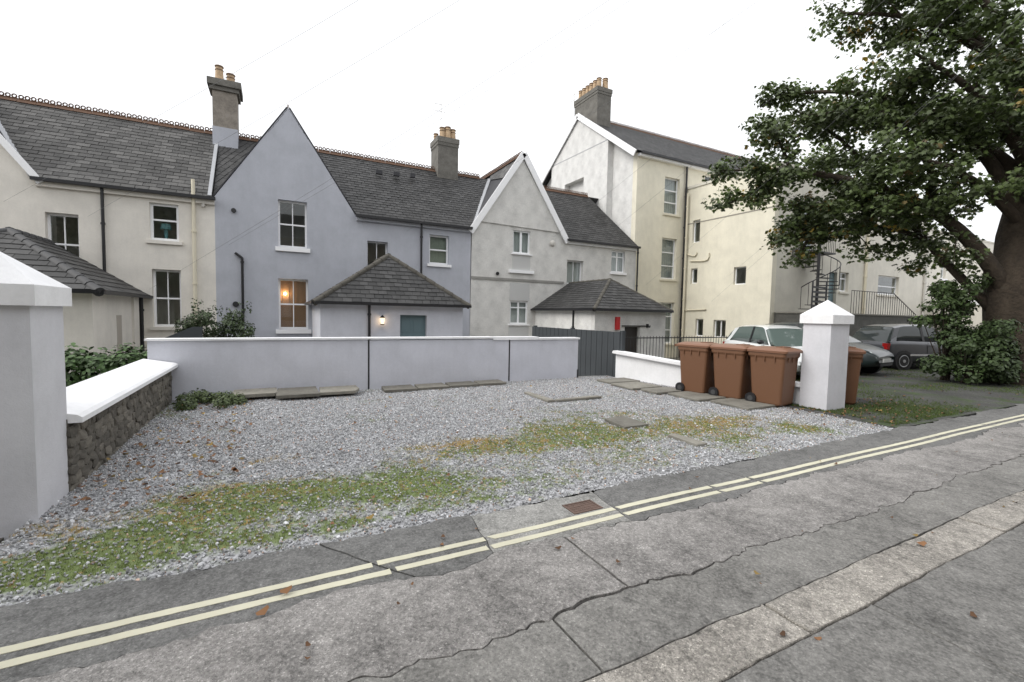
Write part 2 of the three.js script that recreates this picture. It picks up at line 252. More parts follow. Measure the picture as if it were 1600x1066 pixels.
const mC = mat(1, 1, 1, 0.9, { map: conC, ...bump }), mC2 = mat(1, 1, 1, 0.9, { map: conD, ...bump }), mB = mat(1, 1, 1, 0.9, { map: conB, ...bump, bumpScale: 0.005 }), mA = mat(1, 1, 1, 0.9, { map: conA, ...bump }), mP = mat(1, 1, 1, 0.9, { map: conP, ...bump }), mK = mat(1, 1, 1, 0.8, { map: conK, ...bump, bumpScale: 0.006 });
const line = mat(0.62, 0.595, 0.46, 0.8, { map: grainTex });
{ // strip beside the drive, with the double yellow lines
  const jc = [[-60, -60], [-9, -9], [-2.6, -2.55], [0.24, 0.71], [1.32, 1.24], [2.47, 2.40], [3.66, 3.50], [4.02, 4.13], [9.6, 9.7], [16, 16], [75, 75]];
  for (let i = 0; i + 1 < jc.length; i++) {
    const l = J(jc[i][0], jc[i][1], 200 + i, 0.003), r = J(jc[i + 1][0], jc[i + 1][1], 201 + i, -0.003), y = [0, 0.002, -0.003, 0.003, 0.001, 0, -0.002][i % 7];
    slab(road, 'concrete_slab', edgeR, (x) => crack1(x) - gapW(x, 1), l, r, y, 0.06, i === 4 ? mC2 : mC, 0.003);
    for (const zc of [-2.79, -2.675]) {
      const a = l(zc) + 0.012, b = r(zc) - 0.012, pts = [], st = Math.max(0.04, (b - a) / 300), w = (x, s) => 0.006 * (vnoise(x * 14 + 700, s, 1 << 20, s) - 0.5) + 0.02 * (vnoise(x * 0.7 + 30, 5, 1 << 20, 5) - 0.5);
      for (let x = a; x < b; x += st) pts.push([x, zc - 0.026 + w(x, 51)]); pts.push([b, zc - 0.026]); for (let x = b; x > a; x -= st) pts.push([x, zc + 0.026 + w(x, 52)]);
      const g = new THREE.ExtrudeGeometry(new THREE.Shape(pts.map(([x, z]) => new THREE.Vector2(x, -z))), { depth: 0.003, bevelEnabled: false }).rotateX(-Math.PI / 2).translate(0, y + 0.0005, 0);
      M(road, 'yellow_line', g, line);
    }
  }
  const jb = [-60, -14, -5.2, 1.79, 13.5, 24, 75]; for (let i = 0; i + 1 < jb.length; i++) slab(road, 'concrete_slab', (x) => crack1(x) + gapW(x, 1), (x) => crack2(x) - gapW(x, 2), J(jb[i] - 0.04, jb[i], 220 + i, 0.008), J(jb[i + 1] - 0.04, jb[i + 1], 221 + i, -0.008), 0.003, 0.06, mB, 0.003);
  const ja = [-60, -12, -4, 1.25, 7.8, 18, 75]; for (let i = 0; i + 1 < ja.length; i++) slab(road, 'concrete_slab', (x) => crack2(x) + gapW(x, 2), (x) => kerbO(x) - 0.01 - gapW(x, 5), J(ja[i], ja[i], 240 + i, 0.006), J(ja[i + 1], ja[i + 1], 241 + i, -0.006), -0.001, 0.06, mA, 0.003);
  for (let k = -20; k < 30; k++) { const x0 = 1.1 + (k + 0.0) * 1.235, x1 = x0 + 1.235; slab(kerb, 'kerb_stone', (x) => kerbO(x) + 0.004, (x) => kerbI(x) - 0.005, J(x0, x0, 260 + k, 0.009), J(x1, x1, 261 + k, -0.009), 0.012 + 0.005 * Math.sin(k * 2.3), 0.12, mK, 0.009); }
  const jp = [-60, -30, -9, -3.4, 2.88, 9.2, 15.5, 40, 75]; for (let i = 0; i + 1 < jp.length; i++) slab(pavement, 'paving_slab', (x) => kerbI(x) + 0.006, () => 2.4, J(jp[i], jp[i], 300 + i, 0.005), J(jp[i + 1], jp[i + 1], 301 + i, -0.005), 0.012, 0.06, mP);
  M(pavement, 'back_strip', bx(-60, -0.1, 2.42, 75, 0.01, 6.4), mP);
  M(road, 'white_mark', bx(9.85, 0.0045, -2.06, 10.9, 0.0075, -1.98), mat(0.7, 0.7, 0.68, 0.8));
}
{ const c = thing('access_cover', 'small rusty square metal access cover set in the pale concrete slab', 'drain cover', [2.2, 0, -2.93]);
  const rust = mat(0.13, 0.085, 0.07, 0.8, { map: stoneTex }); M(c, 'frame', [bx(2.06, -0.01, -3.02, 2.34, 0.007, -3.005), bx(2.06, -0.01, -2.855, 2.34, 0.007, -2.84), bx(2.06, -0.01, -3.005, 2.075, 0.007, -2.855), bx(2.325, -0.01, -3.005, 2.34, 0.007, -2.855)], rust);
  const p = [bx(2.077, -0.01, -3.003, 2.323, 0.003, -2.857)]; for (let i = 0; i < 6; i++) for (let j = 0; j < 4; j++) p.push(bx(2.09 + i * 0.039, 0.003, -2.995 + j * 0.035, 2.115 + i * 0.039, 0.0055, -2.98 + j * 0.035)); M(c, 'lid', p, rust); }
// gravel drive
const BL = [[-1.35, -3.62, .7, .28, 1, .1], [-.8, -3.95, .55, .25, 1, .3], [-.35, -4.4, .5, .25, 1, .6], [.2, -4.2, .5, .28, .9, .2], [.7, -4.25, .6, .3, .9, .2], [1.2, -4.05, .5, .3, .7, .2], [1.85, -5.12, .5, .2, 1, .9], [2.1, -4.78, .65, .22, .9, .5], [3.45, -5.5, .75, .5, 1, .35], [4.4, -6.1, .5, .55, .9, .3], [3.1, -4.6, .8, .35, .8, .4], [4.2, -4.9, .7, .45, .8, .4], [5.95, -4.55, .9, .4, 1.1, .7], [6.6, -3.9, .7, .28, .9, .4], [5.6, -3.85, .5, .2, .6, .3], [6.3, -7.4, .35, .18, .9, .6], [0, -5.3, .4, .14, .8, .9], [2.2, -3.75, 1.1, .22, .6, .3], [-1.4, -8.8, .3, .7, .8, .2], [7.6, -3.6, .6, .3, .7, .3], [.8, -3.45, 3, .07, .55, .1], [5, -5.6, .5, .25, .6, .5], [1.2, -4.3, 3.0, .75, .42, .35], [4.9, -4.5, 2.4, .9, .42, .5], [-1.2, -3.7, 1.0, .35, .5, .3], [3.3, -3.6, 3.5, .3, .3, .3], [-1.45, -4.25, .35, .2, .7, 1.2]];
function mossAt(x, z) { let m = 0, y = 0; const n = vnoise(x * 1.6 + 90, z * 1.6 + 90, 1 << 20, 5) * 0.5 + vnoise(x * 6 + 90, z * 6 + 90, 1 << 20, 6) * 0.4 + vnoise(x * 25 + 90, z * 25 + 90, 1 << 20, 7) * 0.45; for (const b of BL) { const d = Math.exp(-(((x - b[0]) / b[2]) ** 2) - (((z - b[1]) / b[3]) ** 2)) * b[4]; m += d; y += d * b[5]; } const core = Math.max(0, Math.min(1, (m * 0.85 + n * 1.5 - 1.42) * 1.7)), thin = 0.6 * Math.max(0, Math.min(1, (Math.min(m, 0.7) + n * 1.6 - 1.35) * 1.6)); return [Math.max(core, thin), m > 0.01 ? y / m : 0]; }
const DX0 = -1.62, DX1 = 8.14, DZ0 = -9.46, DZ1 = -3.2;
const drive = structure('drive');
const driveH = (x, z) => 0.03 * (vnoise(x * 0.9 + 60, z * 0.9 + 60, 1 << 20, 15) - 0.5) + 0.012 * (vnoise(x * 4 + 60, z * 4 + 60, 1 << 20, 16) - 0.5) - 0.012;
{ const W = 1400, Hh = 900, d = new Uint8Array(W * Hh * 4);
  for (let j = 0; j < Hh; j++) for (let i = 0; i < W; i++) {
    const x = DX0 + (DX1 - DX0) * i / W, z = DZ1 + (DZ0 - DZ1) * j / Hh, [m, y] = mossAt(x, z), k = (j * W + i) * 4, s = hash(i, j, 3), s2 = hash(i >> 2, j >> 2, 4), n = vnoise(x * 30 + 99, z * 30 + 99, 1 << 20, 8);
    let g = 0.18 + 0.2 * s2 + 0.12 * s; const gr = [g, g * 1.0, g * 1.03], mo = y + (n - 0.5) * 0.9 > 0.55 ? [0.27 + .1 * s, 0.185 + .07 * s, 0.055] : [0.105 + .06 * s, 0.15 + .07 * s, 0.034];
    for (let q = 0; q < 3; q++) d[k + q] = toS(gr[q] * (1 - m * 0.85) + mo[q] * m * 0.85); d[k + 3] = 255;
  }
  const t = new THREE.DataTexture(d, W, Hh, THREE.RGBAFormat); t.colorSpace = THREE.SRGBColorSpace; t.magFilter = THREE.LinearFilter; t.needsUpdate = true;
  const g = new THREE.PlaneGeometry(DX1 - DX0, DZ1 - DZ0, 190, 120).rotateX(-Math.PI / 2).translate((DX0 + DX1) / 2, 0, (DZ0 + DZ1) / 2), p = g.attributes.position;
  for (let i = 0; i < p.count; i++) p.setY(i, driveH(p.getX(i), p.getZ(i)) - 0.006); g.computeVertexNormals();
  M(drive, 'gravel_bed', g, mat(1, 1, 1, 0.95, { map: t }), true);
  M(drive, 'bank', bx(DX0, -0.6, DZ0, DX1, -0.05, DZ1), earth);
}
function instanced(name, geo, m, list, parent, kind = 'stuff') { // list of [Matrix4, Color]
  const im = new THREE.InstancedMesh(geo, m, list.length); im.name = parent ? name : numbered(name); const c = new THREE.Color();
  list.forEach(([mx, col], i) => { im.setMatrixAt(i, mx); if (col) im.setColorAt(i, col); }); im.userData.kind = kind; im.castShadow = im.receiveShadow = true; (parent || scene).add(im); return im;
}
const TM = (() => { const e = new THREE.Euler(), q = new THREE.Quaternion(); return (x, y, z, a, b, c, sx, sy, sz) => new THREE.Matrix4().compose(V(x, y, z), q.setFromEuler(e.set(a, b, c)), V(sx, sy ?? sx, sz ?? sx)); })();
{ const R = RNG(99), list = [], grass = [];
  for (let i = 0; i < 150000; i++) {
    const x = DX0 + R() * (DX1 - DX0), z = DZ0 + R() * (DZ1 - DZ0) + 0.02, [m] = mossAt(x, z); if (R() < m * 0.8 - 0.08) continue;
    const s = 0.005 + 0.009 * R() * R() + (R() < 0.02 ? 0.007 : 0), k = 0.15 + 0.55 * R() * R() + 0.16 * R(), w = R();
    list.push([TM(x, driveH(x, z) + s * 0.25, z, R() * 6, R() * 6, R() * 6, s * (0.8 + 0.7 * R()), s * 0.65, s), w > 0.95 ? C3(k * 1.1, k * 0.8, k * 0.65) : C3(k * 0.99, k, k * 1.025)]);
  }
  instanced('gravel', new THREE.IcosahedronGeometry(1, 0), mat(1, 1, 1, 0.85), list, null);
  const bg = new THREE.BufferGeometry(), v = []; for (let k = 0; k < 4; k++) { const a = k * 1.7, c = Math.cos(a), s = Math.sin(a), o = 0.25; v.push(c * o - s * 0.09, 0, s * o + c * 0.09, c * o + s * 0.09, 0, s * o - c * 0.09, c * (o + 0.45), 1, s * (o + 0.45)); } bg.setAttribute('position', new THREE.Float32BufferAttribute(v, 3)); bg.computeVertexNormals();
  for (let i = 0; i < 260000 && grass.length < 75000; i++) { const x = DX0 + R() * (DX1 - DX0), z = DZ0 + R() * (DZ1 - DZ0), [m, y] = mossAt(x, z); if (R() > m * 0.75 - 0.1) continue; const h = 0.006 + 0.014 * R(), k = 0.6 + 0.9 * R(), ye = y + (vnoise(x * 9 + 99, z * 9 + 99, 1 << 20, 8) - 0.5) * 1.1 + (R() - 0.5) * 0.5 > 0.6; grass.push([TM(x, driveH(x, z) - 0.002, z, 0, R() * 6, 0, 0.022, h, 0.022), ye ? C3(0.30 * k, 0.2 * k, 0.06 * k) : C3(0.125 * k, 0.165 * k, 0.045 * k)]); }
  for (let i = 0; i < 60000; i++) { const x = 8.3 + R() * R() * 14, z = -3.3 - R() * 6; if (vnoise(x * .8 + 10, z * .8 + 30, 1 << 20, 4) < 0.42 + .3 * R()) continue; const k = 0.5 + 0.8 * R(); grass.push([TM(x, -0.003, z, 0, R() * 6, 0, 0.03, 0.015 + 0.03 * R(), 0.03), C3(0.075 * k, 0.11 * k, 0.025 * k)]); }
  instanced('grass', bg, mat(1, 1, 1, 0.9), grass, null);
  const leaf = new THREE.PlaneGeometry(1, 0.7, 2, 1); { const p = leaf.attributes.position; for (let i = 0; i < p.count; i++) if (Math.abs(p.getX(i)) > 0.1) { p.setZ(i, 0.25); p.setY(i, p.getY(i) * 0.45); } leaf.rotateX(-Math.PI / 2); leaf.computeVertexNormals(); }
  const ll = []; for (let i = 0; i < 900; i++) { let x, z; const t = R(); if (t < 0.3) { x = -1.5 + R() * 1.2; z = -9.3 + R() * 5; } else if (t < 0.55) { x = 7.6 + R() * 3; z = -4.9 + R() * 1.6; } else if (t < 0.62) { x = -2 + R() * 14; z = -3.15 + R() * 3; } else if (t < 0.85) { x = 9 + R() * 12; z = -3.2 - R() * 4; } else { x = -1.5 + R() * 9; z = -9.3 + R() * 6; } const k = 0.4 + 0.8 * R(), s = (t > 0.55 && t < 0.62 ? 0.03 : 0.045) * (0.5 + R()); ll.push([TM(x, 0.012 + R() * 0.008, z, (R() - .5) * .5, R() * 6, (R() - .5) * .5, s), R() > 0.25 ? C3(0.17 * k, 0.085 * k, 0.04 * k) : C3(0.28 * k, 0.19 * k, 0.06 * k)]); }
  for (const [x, z] of [[0.04, -2.69], [-0.07, -2.545], [3.95, -1.4]]) ll.push([TM(x, 0.02, z, 0.3, rnd() * 6, 0.2, 0.06), C3(0.22, 0.11, 0.05)]);
  instanced('fallen_leaves', leaf, mat(1, 1, 1, 0.9), ll, null);
}
// ---------- boundary walls, pillars ----------
function pillar(name, label, x0, x1, z0, z1, hs, group) {
  const cx = (x0 + x1) / 2, cz = (z0 + z1) / 2, t = thing(name, label, 'pillar', [cx, 0, cz], group);
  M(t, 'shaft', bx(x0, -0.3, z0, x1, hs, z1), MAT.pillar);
  const o = 0.045, hb = 0.15, hp = 0.27, X0 = x0 - o, X1 = x1 + o, Z0 = z0 - o, Z1 = z1 + o, b = 0.012, y1 = hs + hb, A = [cx, y1 + hp, cz];
  const tri = [], q = (...p) => p.forEach((v) => tri.push(V(...v)));
  const c = [[X0, y1, Z0], [X1, y1, Z0], [X1, y1, Z1], [X0, y1, Z1]]; for (let i = 0; i < 4; i++) q(c[(i + 1) % 4], c[i], A);
  const g = new THREE.BufferGeometry().setFromPoints(tri); g.computeVertexNormals();
  M(t, 'cap', [bx(X0, hs, Z0, X1, y1, Z1), g], MAT.white);
  return t;
}
pillar('gate_pillar', 'white square gate pillar beside the brown wheelie bins', 8.38, 8.95, -4.82, -4.36, 1.5, 'gate pillars of the drive');
pillar('gate_pillar', 'white square gate pillar at the end of the low rubble wall', -2.13, -1.565, -5.08, -4.5, 1.55, 'gate pillars of the drive');
{ const t = thing('rendered_wall', 'long pale rendered wall with white coping and black vertical joints across the drive', 'wall', [2.4, 0, -9.5]);
  const X = [-1.88, 1.655, 4.83, 6.78]; for (let i = 0; i < 3; i++) M(t, 'panel', bx(X[i] + (i ? 0.016 : 0), -0.6, -9.6, X[i + 1] - (i < 2 ? 0.016 : 0), 0.985 - 0.02 * i + 0.02, -9.4), MAT.wallWhite);
  for (let i = 1; i < 3; i++) M(t, 'joint_strip', bx(X[i] - 0.0155, -0.3, -9.598, X[i] + 0.0155, 0.98, -9.395), MAT.black);
  M(t, 'joint_strip', bx(6.765, -0.3, -9.42, 6.8, 0.2, -9.385), MAT.black);
  M(t, 'coping', [bx(-1.91, 1.006, -9.63, 4.4, 1.04, -9.365), bx(4.4, 0.967, -9.63, 6.81, 1.01, -9.365), bx(4.3, 1.0, -9.628, 5.6, 1.036, -9.367)], MAT.white);
}
{ const t = thing('rubble_wall', 'low stone rubble wall with wide sloping white coping', 'wall', [-1.7, 0, -7.2]); const z0 = -9.38, z1 = -5.06;
  M(t, 'core', bx(-1.86, -0.5, z0, -1.56, 0.6, z1), mat(0.10, 0.092, 0.08, 0.95, { map: stoneTex }));
  const s = new THREE.Shape([[-1.93, 0.635], [-1.93, 0.715], [-1.5, 0.635], [-1.465, 0.61], [-1.465, 0.565], [-1.93, 0.57]].map((p) => new THREE.Vector2(...p)));
  M(t, 'coping', new THREE.ExtrudeGeometry(s, { depth: z1 - z0 - 0.01, bevelEnabled: false }).translate(0, 0, z0), MAT.white);
  const rs = [0.15, 0.11, 0.19, 0.13].map((k) => mat(k, k * 0.93, k * 0.82, 0.95, { map: stoneTex })), base = []; for (let k = 0; k < 4; k++) { const g = new THREE.IcosahedronGeometry(0.5, 1), p = g.attributes.position; for (let i = 0; i < p.count; i++) { const a = [p.getX(i), p.getY(i), p.getZ(i)].map((c) => Math.sign(c) * Math.min(0.5, Math.abs(c) * 1.45)), j = 0.9 + 0.2 * hash(Math.round(a[0] * 40), Math.round(a[1] * 40) + Math.round(a[2] * 40) * 7, k); p.setXYZ(i, a[0] * j, a[1] * j, a[2] * j); } g.computeVertexNormals(); uvMetres(g); base.push(g); }
  const R = RNG(5); for (let row = 0, y = -0.08; row < 9; row++) { const h = Math.min(0.075 + R() * 0.03, 0.55 - y); if (h < 0.05) break; for (let z = z0 + R() * 0.1; z < z1 - 0.02;) { const w = 0.08 + R() * 0.14; const m = new THREE.Mesh(base[Math.floor(R() * 4)], rs[Math.floor(R() * 4)]); m.name = 'stone'; m.position.set(-1.585 + 0.02 * R() + 1.7, y + h / 2, Math.min(z + w / 2, z1 - w / 2) + 7.2); m.scale.set(0.065, h * 1.12, w * 1.08); m.rotation.set((R() - .5) * .7, (R() - .5) * .15, (R() - .5) * .3); m.castShadow = m.receiveShadow = true; t.add(m); z += w; } y += h; }
}
{ const t = thing('low_wall', 'low white wall with sloping coping behind the wheelie bins', 'wall', [8.2, 0, -7]); const a = [7.92, -9.1], b = [8.70, -4.84], d = V(b[0] - a[0], 0, b[1] - a[1]), L = d.length();
  const mk = (pts, w, off) => { const s = new THREE.Shape(pts.map((p) => new THREE.Vector2(...p))), g = new THREE.ExtrudeGeometry(s, { depth: w, bevelEnabled: false }); return g.applyMatrix4(new THREE.Matrix4().makeBasis(d.clone().normalize(), V(0, 1, 0), V(-d.z, 0, d.x).normalize().multiplyScalar(1)).setPosition(a[0], 0, a[1])).translate(off, 0, 0); };
  M(t, 'wall_body', mk([[0, -0.5], [L, -0.5], [L, 0.34], [0, 0.62]], 0.2, 0), MAT.white);
  M(t, 'coping', mk([[-0.03, 0.622], [L, 0.342], [L, 0.40], [0, 0.69], [-0.03, 0.66]], 0.27, -0.035), MAT.white);
}
{ const t = thing('board_fence', 'dark grey vertical board fence beside the entrance path', 'fence', [7.8, 0, -11.2]);
  for (let z = -9.02, i = 0; z > -13.4; z -= 0.118, i++) { const lo = -0.02 + Math.max(-0.62, (z + 9.1) * 0.16); M(t, 'board', bx(7.79 + (i % 2) * 0.006, lo, z - 0.108, 7.812 + (i % 2) * 0.006, 1.165 + 0.008 * (rnd() - .5), z), MAT.fence); }
  for (const z of [-9.0, -11.2, -13.4]) M(t, 'post', bx(7.815, -0.6, z - 0.05, 7.915, 1.2, z + 0.05), MAT.fence);
  for (const y of [0.25, 0.95]) M(t, 'rail', bx(7.822, y, -13.4, 7.862, y + 0.08, -9.0), MAT.fence);
  const p = structure('path'); const s = new THREE.Shape([[9.4, -0.6], [9.4, -0.012], [10.0, -0.08], [12.6, -0.5], [12.6, -0.6]].map((q) => new THREE.Vector2(...q))); M(p, 'ramp', new THREE.ExtrudeGeometry(s, { depth: 1.0, bevelEnabled: false }).rotateY(Math.PI / 2).translate(6.8, 0, 0), mC2);
  const w = thing('white_post', 'short white rendered post by the dark grey fence end', 'post', [8.06, 0, -9.75]); M(w, 'post_body', bx(7.98, -0.5, -9.83, 8.14, 0.93, -9.67), MAT.white); M(w, 'post_cap', bx(7.965, 0.93, -9.845, 8.155, 0.97, -9.655), MAT.white);
}
{ const t = thing('iron_railings', 'thin black iron railings along the sunken yard behind the bins', 'railing', [12, 0, -10.05]); M(t, 'top_rail', bx(8.3, 0.93, -10.07, 17, 0.96, -10.04), MAT.blackRail); M(t, 'bottom_rail', bx(8.3, 0.1, -10.065, 17, 0.125, -10.045), MAT.blackRail); for (let x = 8.35; x < 17; x += 0.125) M(t, 'bar', cyl(x, 0, 1.0, -10.055, 0.008, 0.008, 6), MAT.blackRail); }
// loose slabs
const slabMats = [0.16, 0.20, 0.25].map((k) => mat(k, k * 0.96, k * 0.86, 0.9, { map: stoneTex }));
function flag(label, group, x0, z0, x1, z1, y, th, mi, tilt = 0, cut = 0) {
  const w = x1 - x0, dz = z1 - z0, pts = [[-w / 2, -dz / 2], [w / 2 - cut * 0.5, -dz / 2], [w / 2, -dz / 2 + cut], [w / 2 - 0.02, dz / 2], [-w / 2 + 0.03, dz / 2 - 0.02]];
  const g = new THREE.ExtrudeGeometry(new THREE.Shape(pts.map((p) => new THREE.Vector2(...p))), { depth: th, bevelEnabled: true, bevelSize: 0.006, bevelThickness: 0.006, bevelSegments: 1 }).rotateX(-Math.PI / 2).rotateX(tilt).translate((x0 + x1) / 2, y, (z0 + z1) / 2);
  const m = M(null, 'stone_slab', g, slabMats[mi]); tag(m, label, 'slab', group);
}
flag('brownish stone slab with a chipped corner beside the weeds under the pale wall', 'slabs laid along the pale wall', -0.68, -9.3, 0.02, -8.86, 0.075, 0.05, 2, 0.06, 0.08);
flag('dark grey slab between two paler slabs, propped along the pale wall', 'slabs laid along the pale wall', 0.0, -9.28, 0.68, -8.66, 0.06, 0.05, 0, 0.05);
flag('pale tapering stone slab ending beside the first black wall joint', 'slabs laid along the pale wall', 0.70, -9.26, 1.4, -8.76, 0.055, 0.045, 2, 0.05, 0.2);
for (let i = 0; i < 4; i++) flag('flat mossy stone slab between the two black wall joints', 'flat slabs between the black wall joints', 1.86 + i * 0.68, -9.3 - 0.02 * i, 2.5 + i * 0.68, -8.85 - 0.04 * i, 0.012, 0.04, i % 2, 0.03);
for (const [a, b, c, d, k] of [[6.85, -8.75, 7.75, -8.2, 1], [6.75, -8.1, 7.6, -7.35, 2], [6.85, -7.25, 7.65, -6.75, 1], [7.0, -6.65, 7.75, -5.85, 1], [7.15, -5.75, 7.9, -4.95, 1]]) flag('flat grey paving slab in the row along the bins and low white wall', 'slab path beside the bins', a, b, c, d, 0.0, 0.03, k);
flag('narrow pale edging stone in the gravel towards the entrance path', null, 4.32, -7.8, 4.46, -6.85, 0.0, 0.03, 2); flag('narrow pale edging stone in the gravel near the road edge', null, 4.5, -4.25, 4.66, -3.75, 0.0, 0.03, 2); flag('dark mossy flat stone sunk in the middle of the drive', null, 4.3, -5.3, 4.72, -4.8, 0.0, 0.03, 0, 0.03); flag('thin pale edging stone lying across the gravel', null, 4.5, -6.95, 5.5, -6.84, 0.0, 0.028, 2);
// ---------- wheelie bins ----------
function loft(sections) { // array of closed rings (equal length), capped
  const n = sections[0].length, tri = []; for (let i = 0; i + 1 < sections.length; i++) for (let k = 0; k < n; k++) { const a = sections[i][k], b = sections[i][(k + 1) % n], c = sections[i + 1][k], d = sections[i + 1][(k + 1) % n]; tri.push(a, b, d, a, d, c); }
  for (const [s, r] of [[sections[0], 1], [sections[sections.length - 1], 0]]) { const c = s.reduce((p, q) => p.clone().add(q), V(0, 0, 0)).divideScalar(n); for (let k = 0; k < n; k++) r ? tri.push(c, s[(k + 1) % n], s[k]) : tri.push(c, s[k], s[(k + 1) % n]); }
  const g = new THREE.BufferGeometry().setFromPoints(tri); g.computeVertexNormals(); return g;
}
const rrect = (x0, x1, z0, z1, y, r, tilt = 0) => { const o = []; for (const [cx, cz, a0] of [[x1 - r, z1 - r, 0], [x0 + r, z1 - r, 1], [x0 + r, z0 + r, 2], [x1 - r, z0 + r, 3]]) for (let k = 0; k <= 4; k++) { const a = (a0 + k / 4) * Math.PI / 2; const x = cx + r * Math.cos(a), z = cz + r * Math.sin(a); o.push(V(x, y + tilt * z, z)); } return o.reverse(); };
function bin(label, x, z, ry, group) {
  const bm = mat(0.145, 0.067, 0.032, 0.5), lm = mat(0.205, 0.1, 0.058, 0.42), t = new THREE.Group(); t.name = numbered('wheelie_bin'); ORG.set(t, V(0, 0, 0)); scene.add(t); tag(t, label, 'bin', group);
  M(t, 'body', loft([rrect(-.225, .225, -.23, .26, 0.02, .05), rrect(-.24, .24, -.24, .28, 0.05, .05), rrect(-.265, .265, -.30, .325, .86, .05), rrect(-.285, .285, -.33, .345, .90, .05), rrect(-.285, .285, -.33, .345, .96, .05)]), bm);
  M(t, 'lid', [loft([rrect(-.3, .3, -.35, .375, .962, .05), rrect(-.305, .305, -.355, .385, 1.0, .05), rrect(-.28, .28, -.33, .35, 1.03, .07), rrect(-.2, .2, -.26, .26, 1.055, .07)]), bx(-.12, 1.05, .1, .12, 1.07, .24)], lm);
  for (const sx of [-1, 1]) for (const zz of [-.18, -.02, .16]) M(t, 'rib', bx(sx * .276, .8, zz, sx * .29, .9, zz + .015), bm); for (const xx of [-.15, 0, .15]) M(t, 'rib', bx(xx, .8, .332, xx + .015, .9, .347), bm);
  M(t, 'handle', [new THREE.CylinderGeometry(.018, .018, .46, 10).rotateZ(Math.PI / 2).translate(0, .985, -.40), bx(-.24, .95, -.42, -.2, 1.0, -.32), bx(.2, .95, -.42, .24, 1.0, -.32)], bm);
  for (const s of [-1, 1]) { const w = sub('wheel', t); M(w, 'tyre', new THREE.CylinderGeometry(.1, .1, .05, 20).rotateZ(Math.PI / 2).translate(s * .255, .1, -.24), MAT.black); M(w, 'hub', new THREE.CylinderGeometry(.05, .05, .056, 14).rotateZ(Math.PI / 2).translate(s * .255, .1, -.24), mat(0.05, 0.05, 0.052, 0.6)); }
  t.position.set(x, 0, z); t.rotation.y = ry;
}
bin('brown wheelie bin farthest from the white pillar, first of the row along the wall', 7.84, -6.6, 0.16, 'brown wheelie bins lined up along the wall');
bin('brown wheelie bin in the middle of the row of three', 7.98, -5.88, 0.13, 'brown wheelie bins lined up along the wall');
bin('brown wheelie bin next to the white pillar, last of the row of three', 8.09, -5.16, 0.10, 'brown wheelie bins lined up along the wall');
bin('brown wheelie bin standing alone on the other side of the white pillar', 9.52, -4.78, 0.5);
// ---------- terrace ----------
const ZF = -17.2, ZR = -19.9, YR = 7.85, ZB = -22.6, YB = -0.55;
const rectHoles = (ws) => ws.map((w) => w.slice(0, 4));
function shell(h, x0, x1, eave, m) { // side and back walls, closed
  M(h, 'side_wall', [bx(x0, YB, ZB, x0 + 0.25, eave - 0.1, ZF - 0.36), bx(x1 - 0.25, YB, ZB, x1, eave - 0.1, ZF - 0.36)], m); M(h, 'back_wall', bx(x0 + 0.25, YB, ZB, x1 - 0.25, eave, ZB + 0.25), m);
  const b = [V(x0, eave, ZB - 0.1), V(x1, eave, ZB - 0.1), V(x1, YR, ZR), V(x0, eave, ZB - 0.1), V(x1, YR, ZR), V(x0, YR, ZR)]; const g = new THREE.BufferGeometry().setFromPoints(b); g.computeVertexNormals(); M(h, 'rear_roof', g, slateMats[1]);
}
function gableRoof(h, xl, xr, xa, ye, ya, o, sideL = true, sideR = true) { // slopes running back from a front gable
  const t = (YR - ye) / (ya - ye), xvl = xl + (xa - xl) * t, xvr = xr + (xa - xr) * t, zb = -21.7;
  if (sideL) slates(h, [[xl, ye, ZF], [xvl, YR, ZR], [xa, ya, zb], [xa, ya, ZF]], o); if (sideR) slates(h, [[xr, ye, ZF], [xvr, YR, ZR], [xa, ya, zb], [xa, ya, ZF]], o);
  crest(h, [xa, ya, ZF - 0.05], [xa, ya, zb]);
}
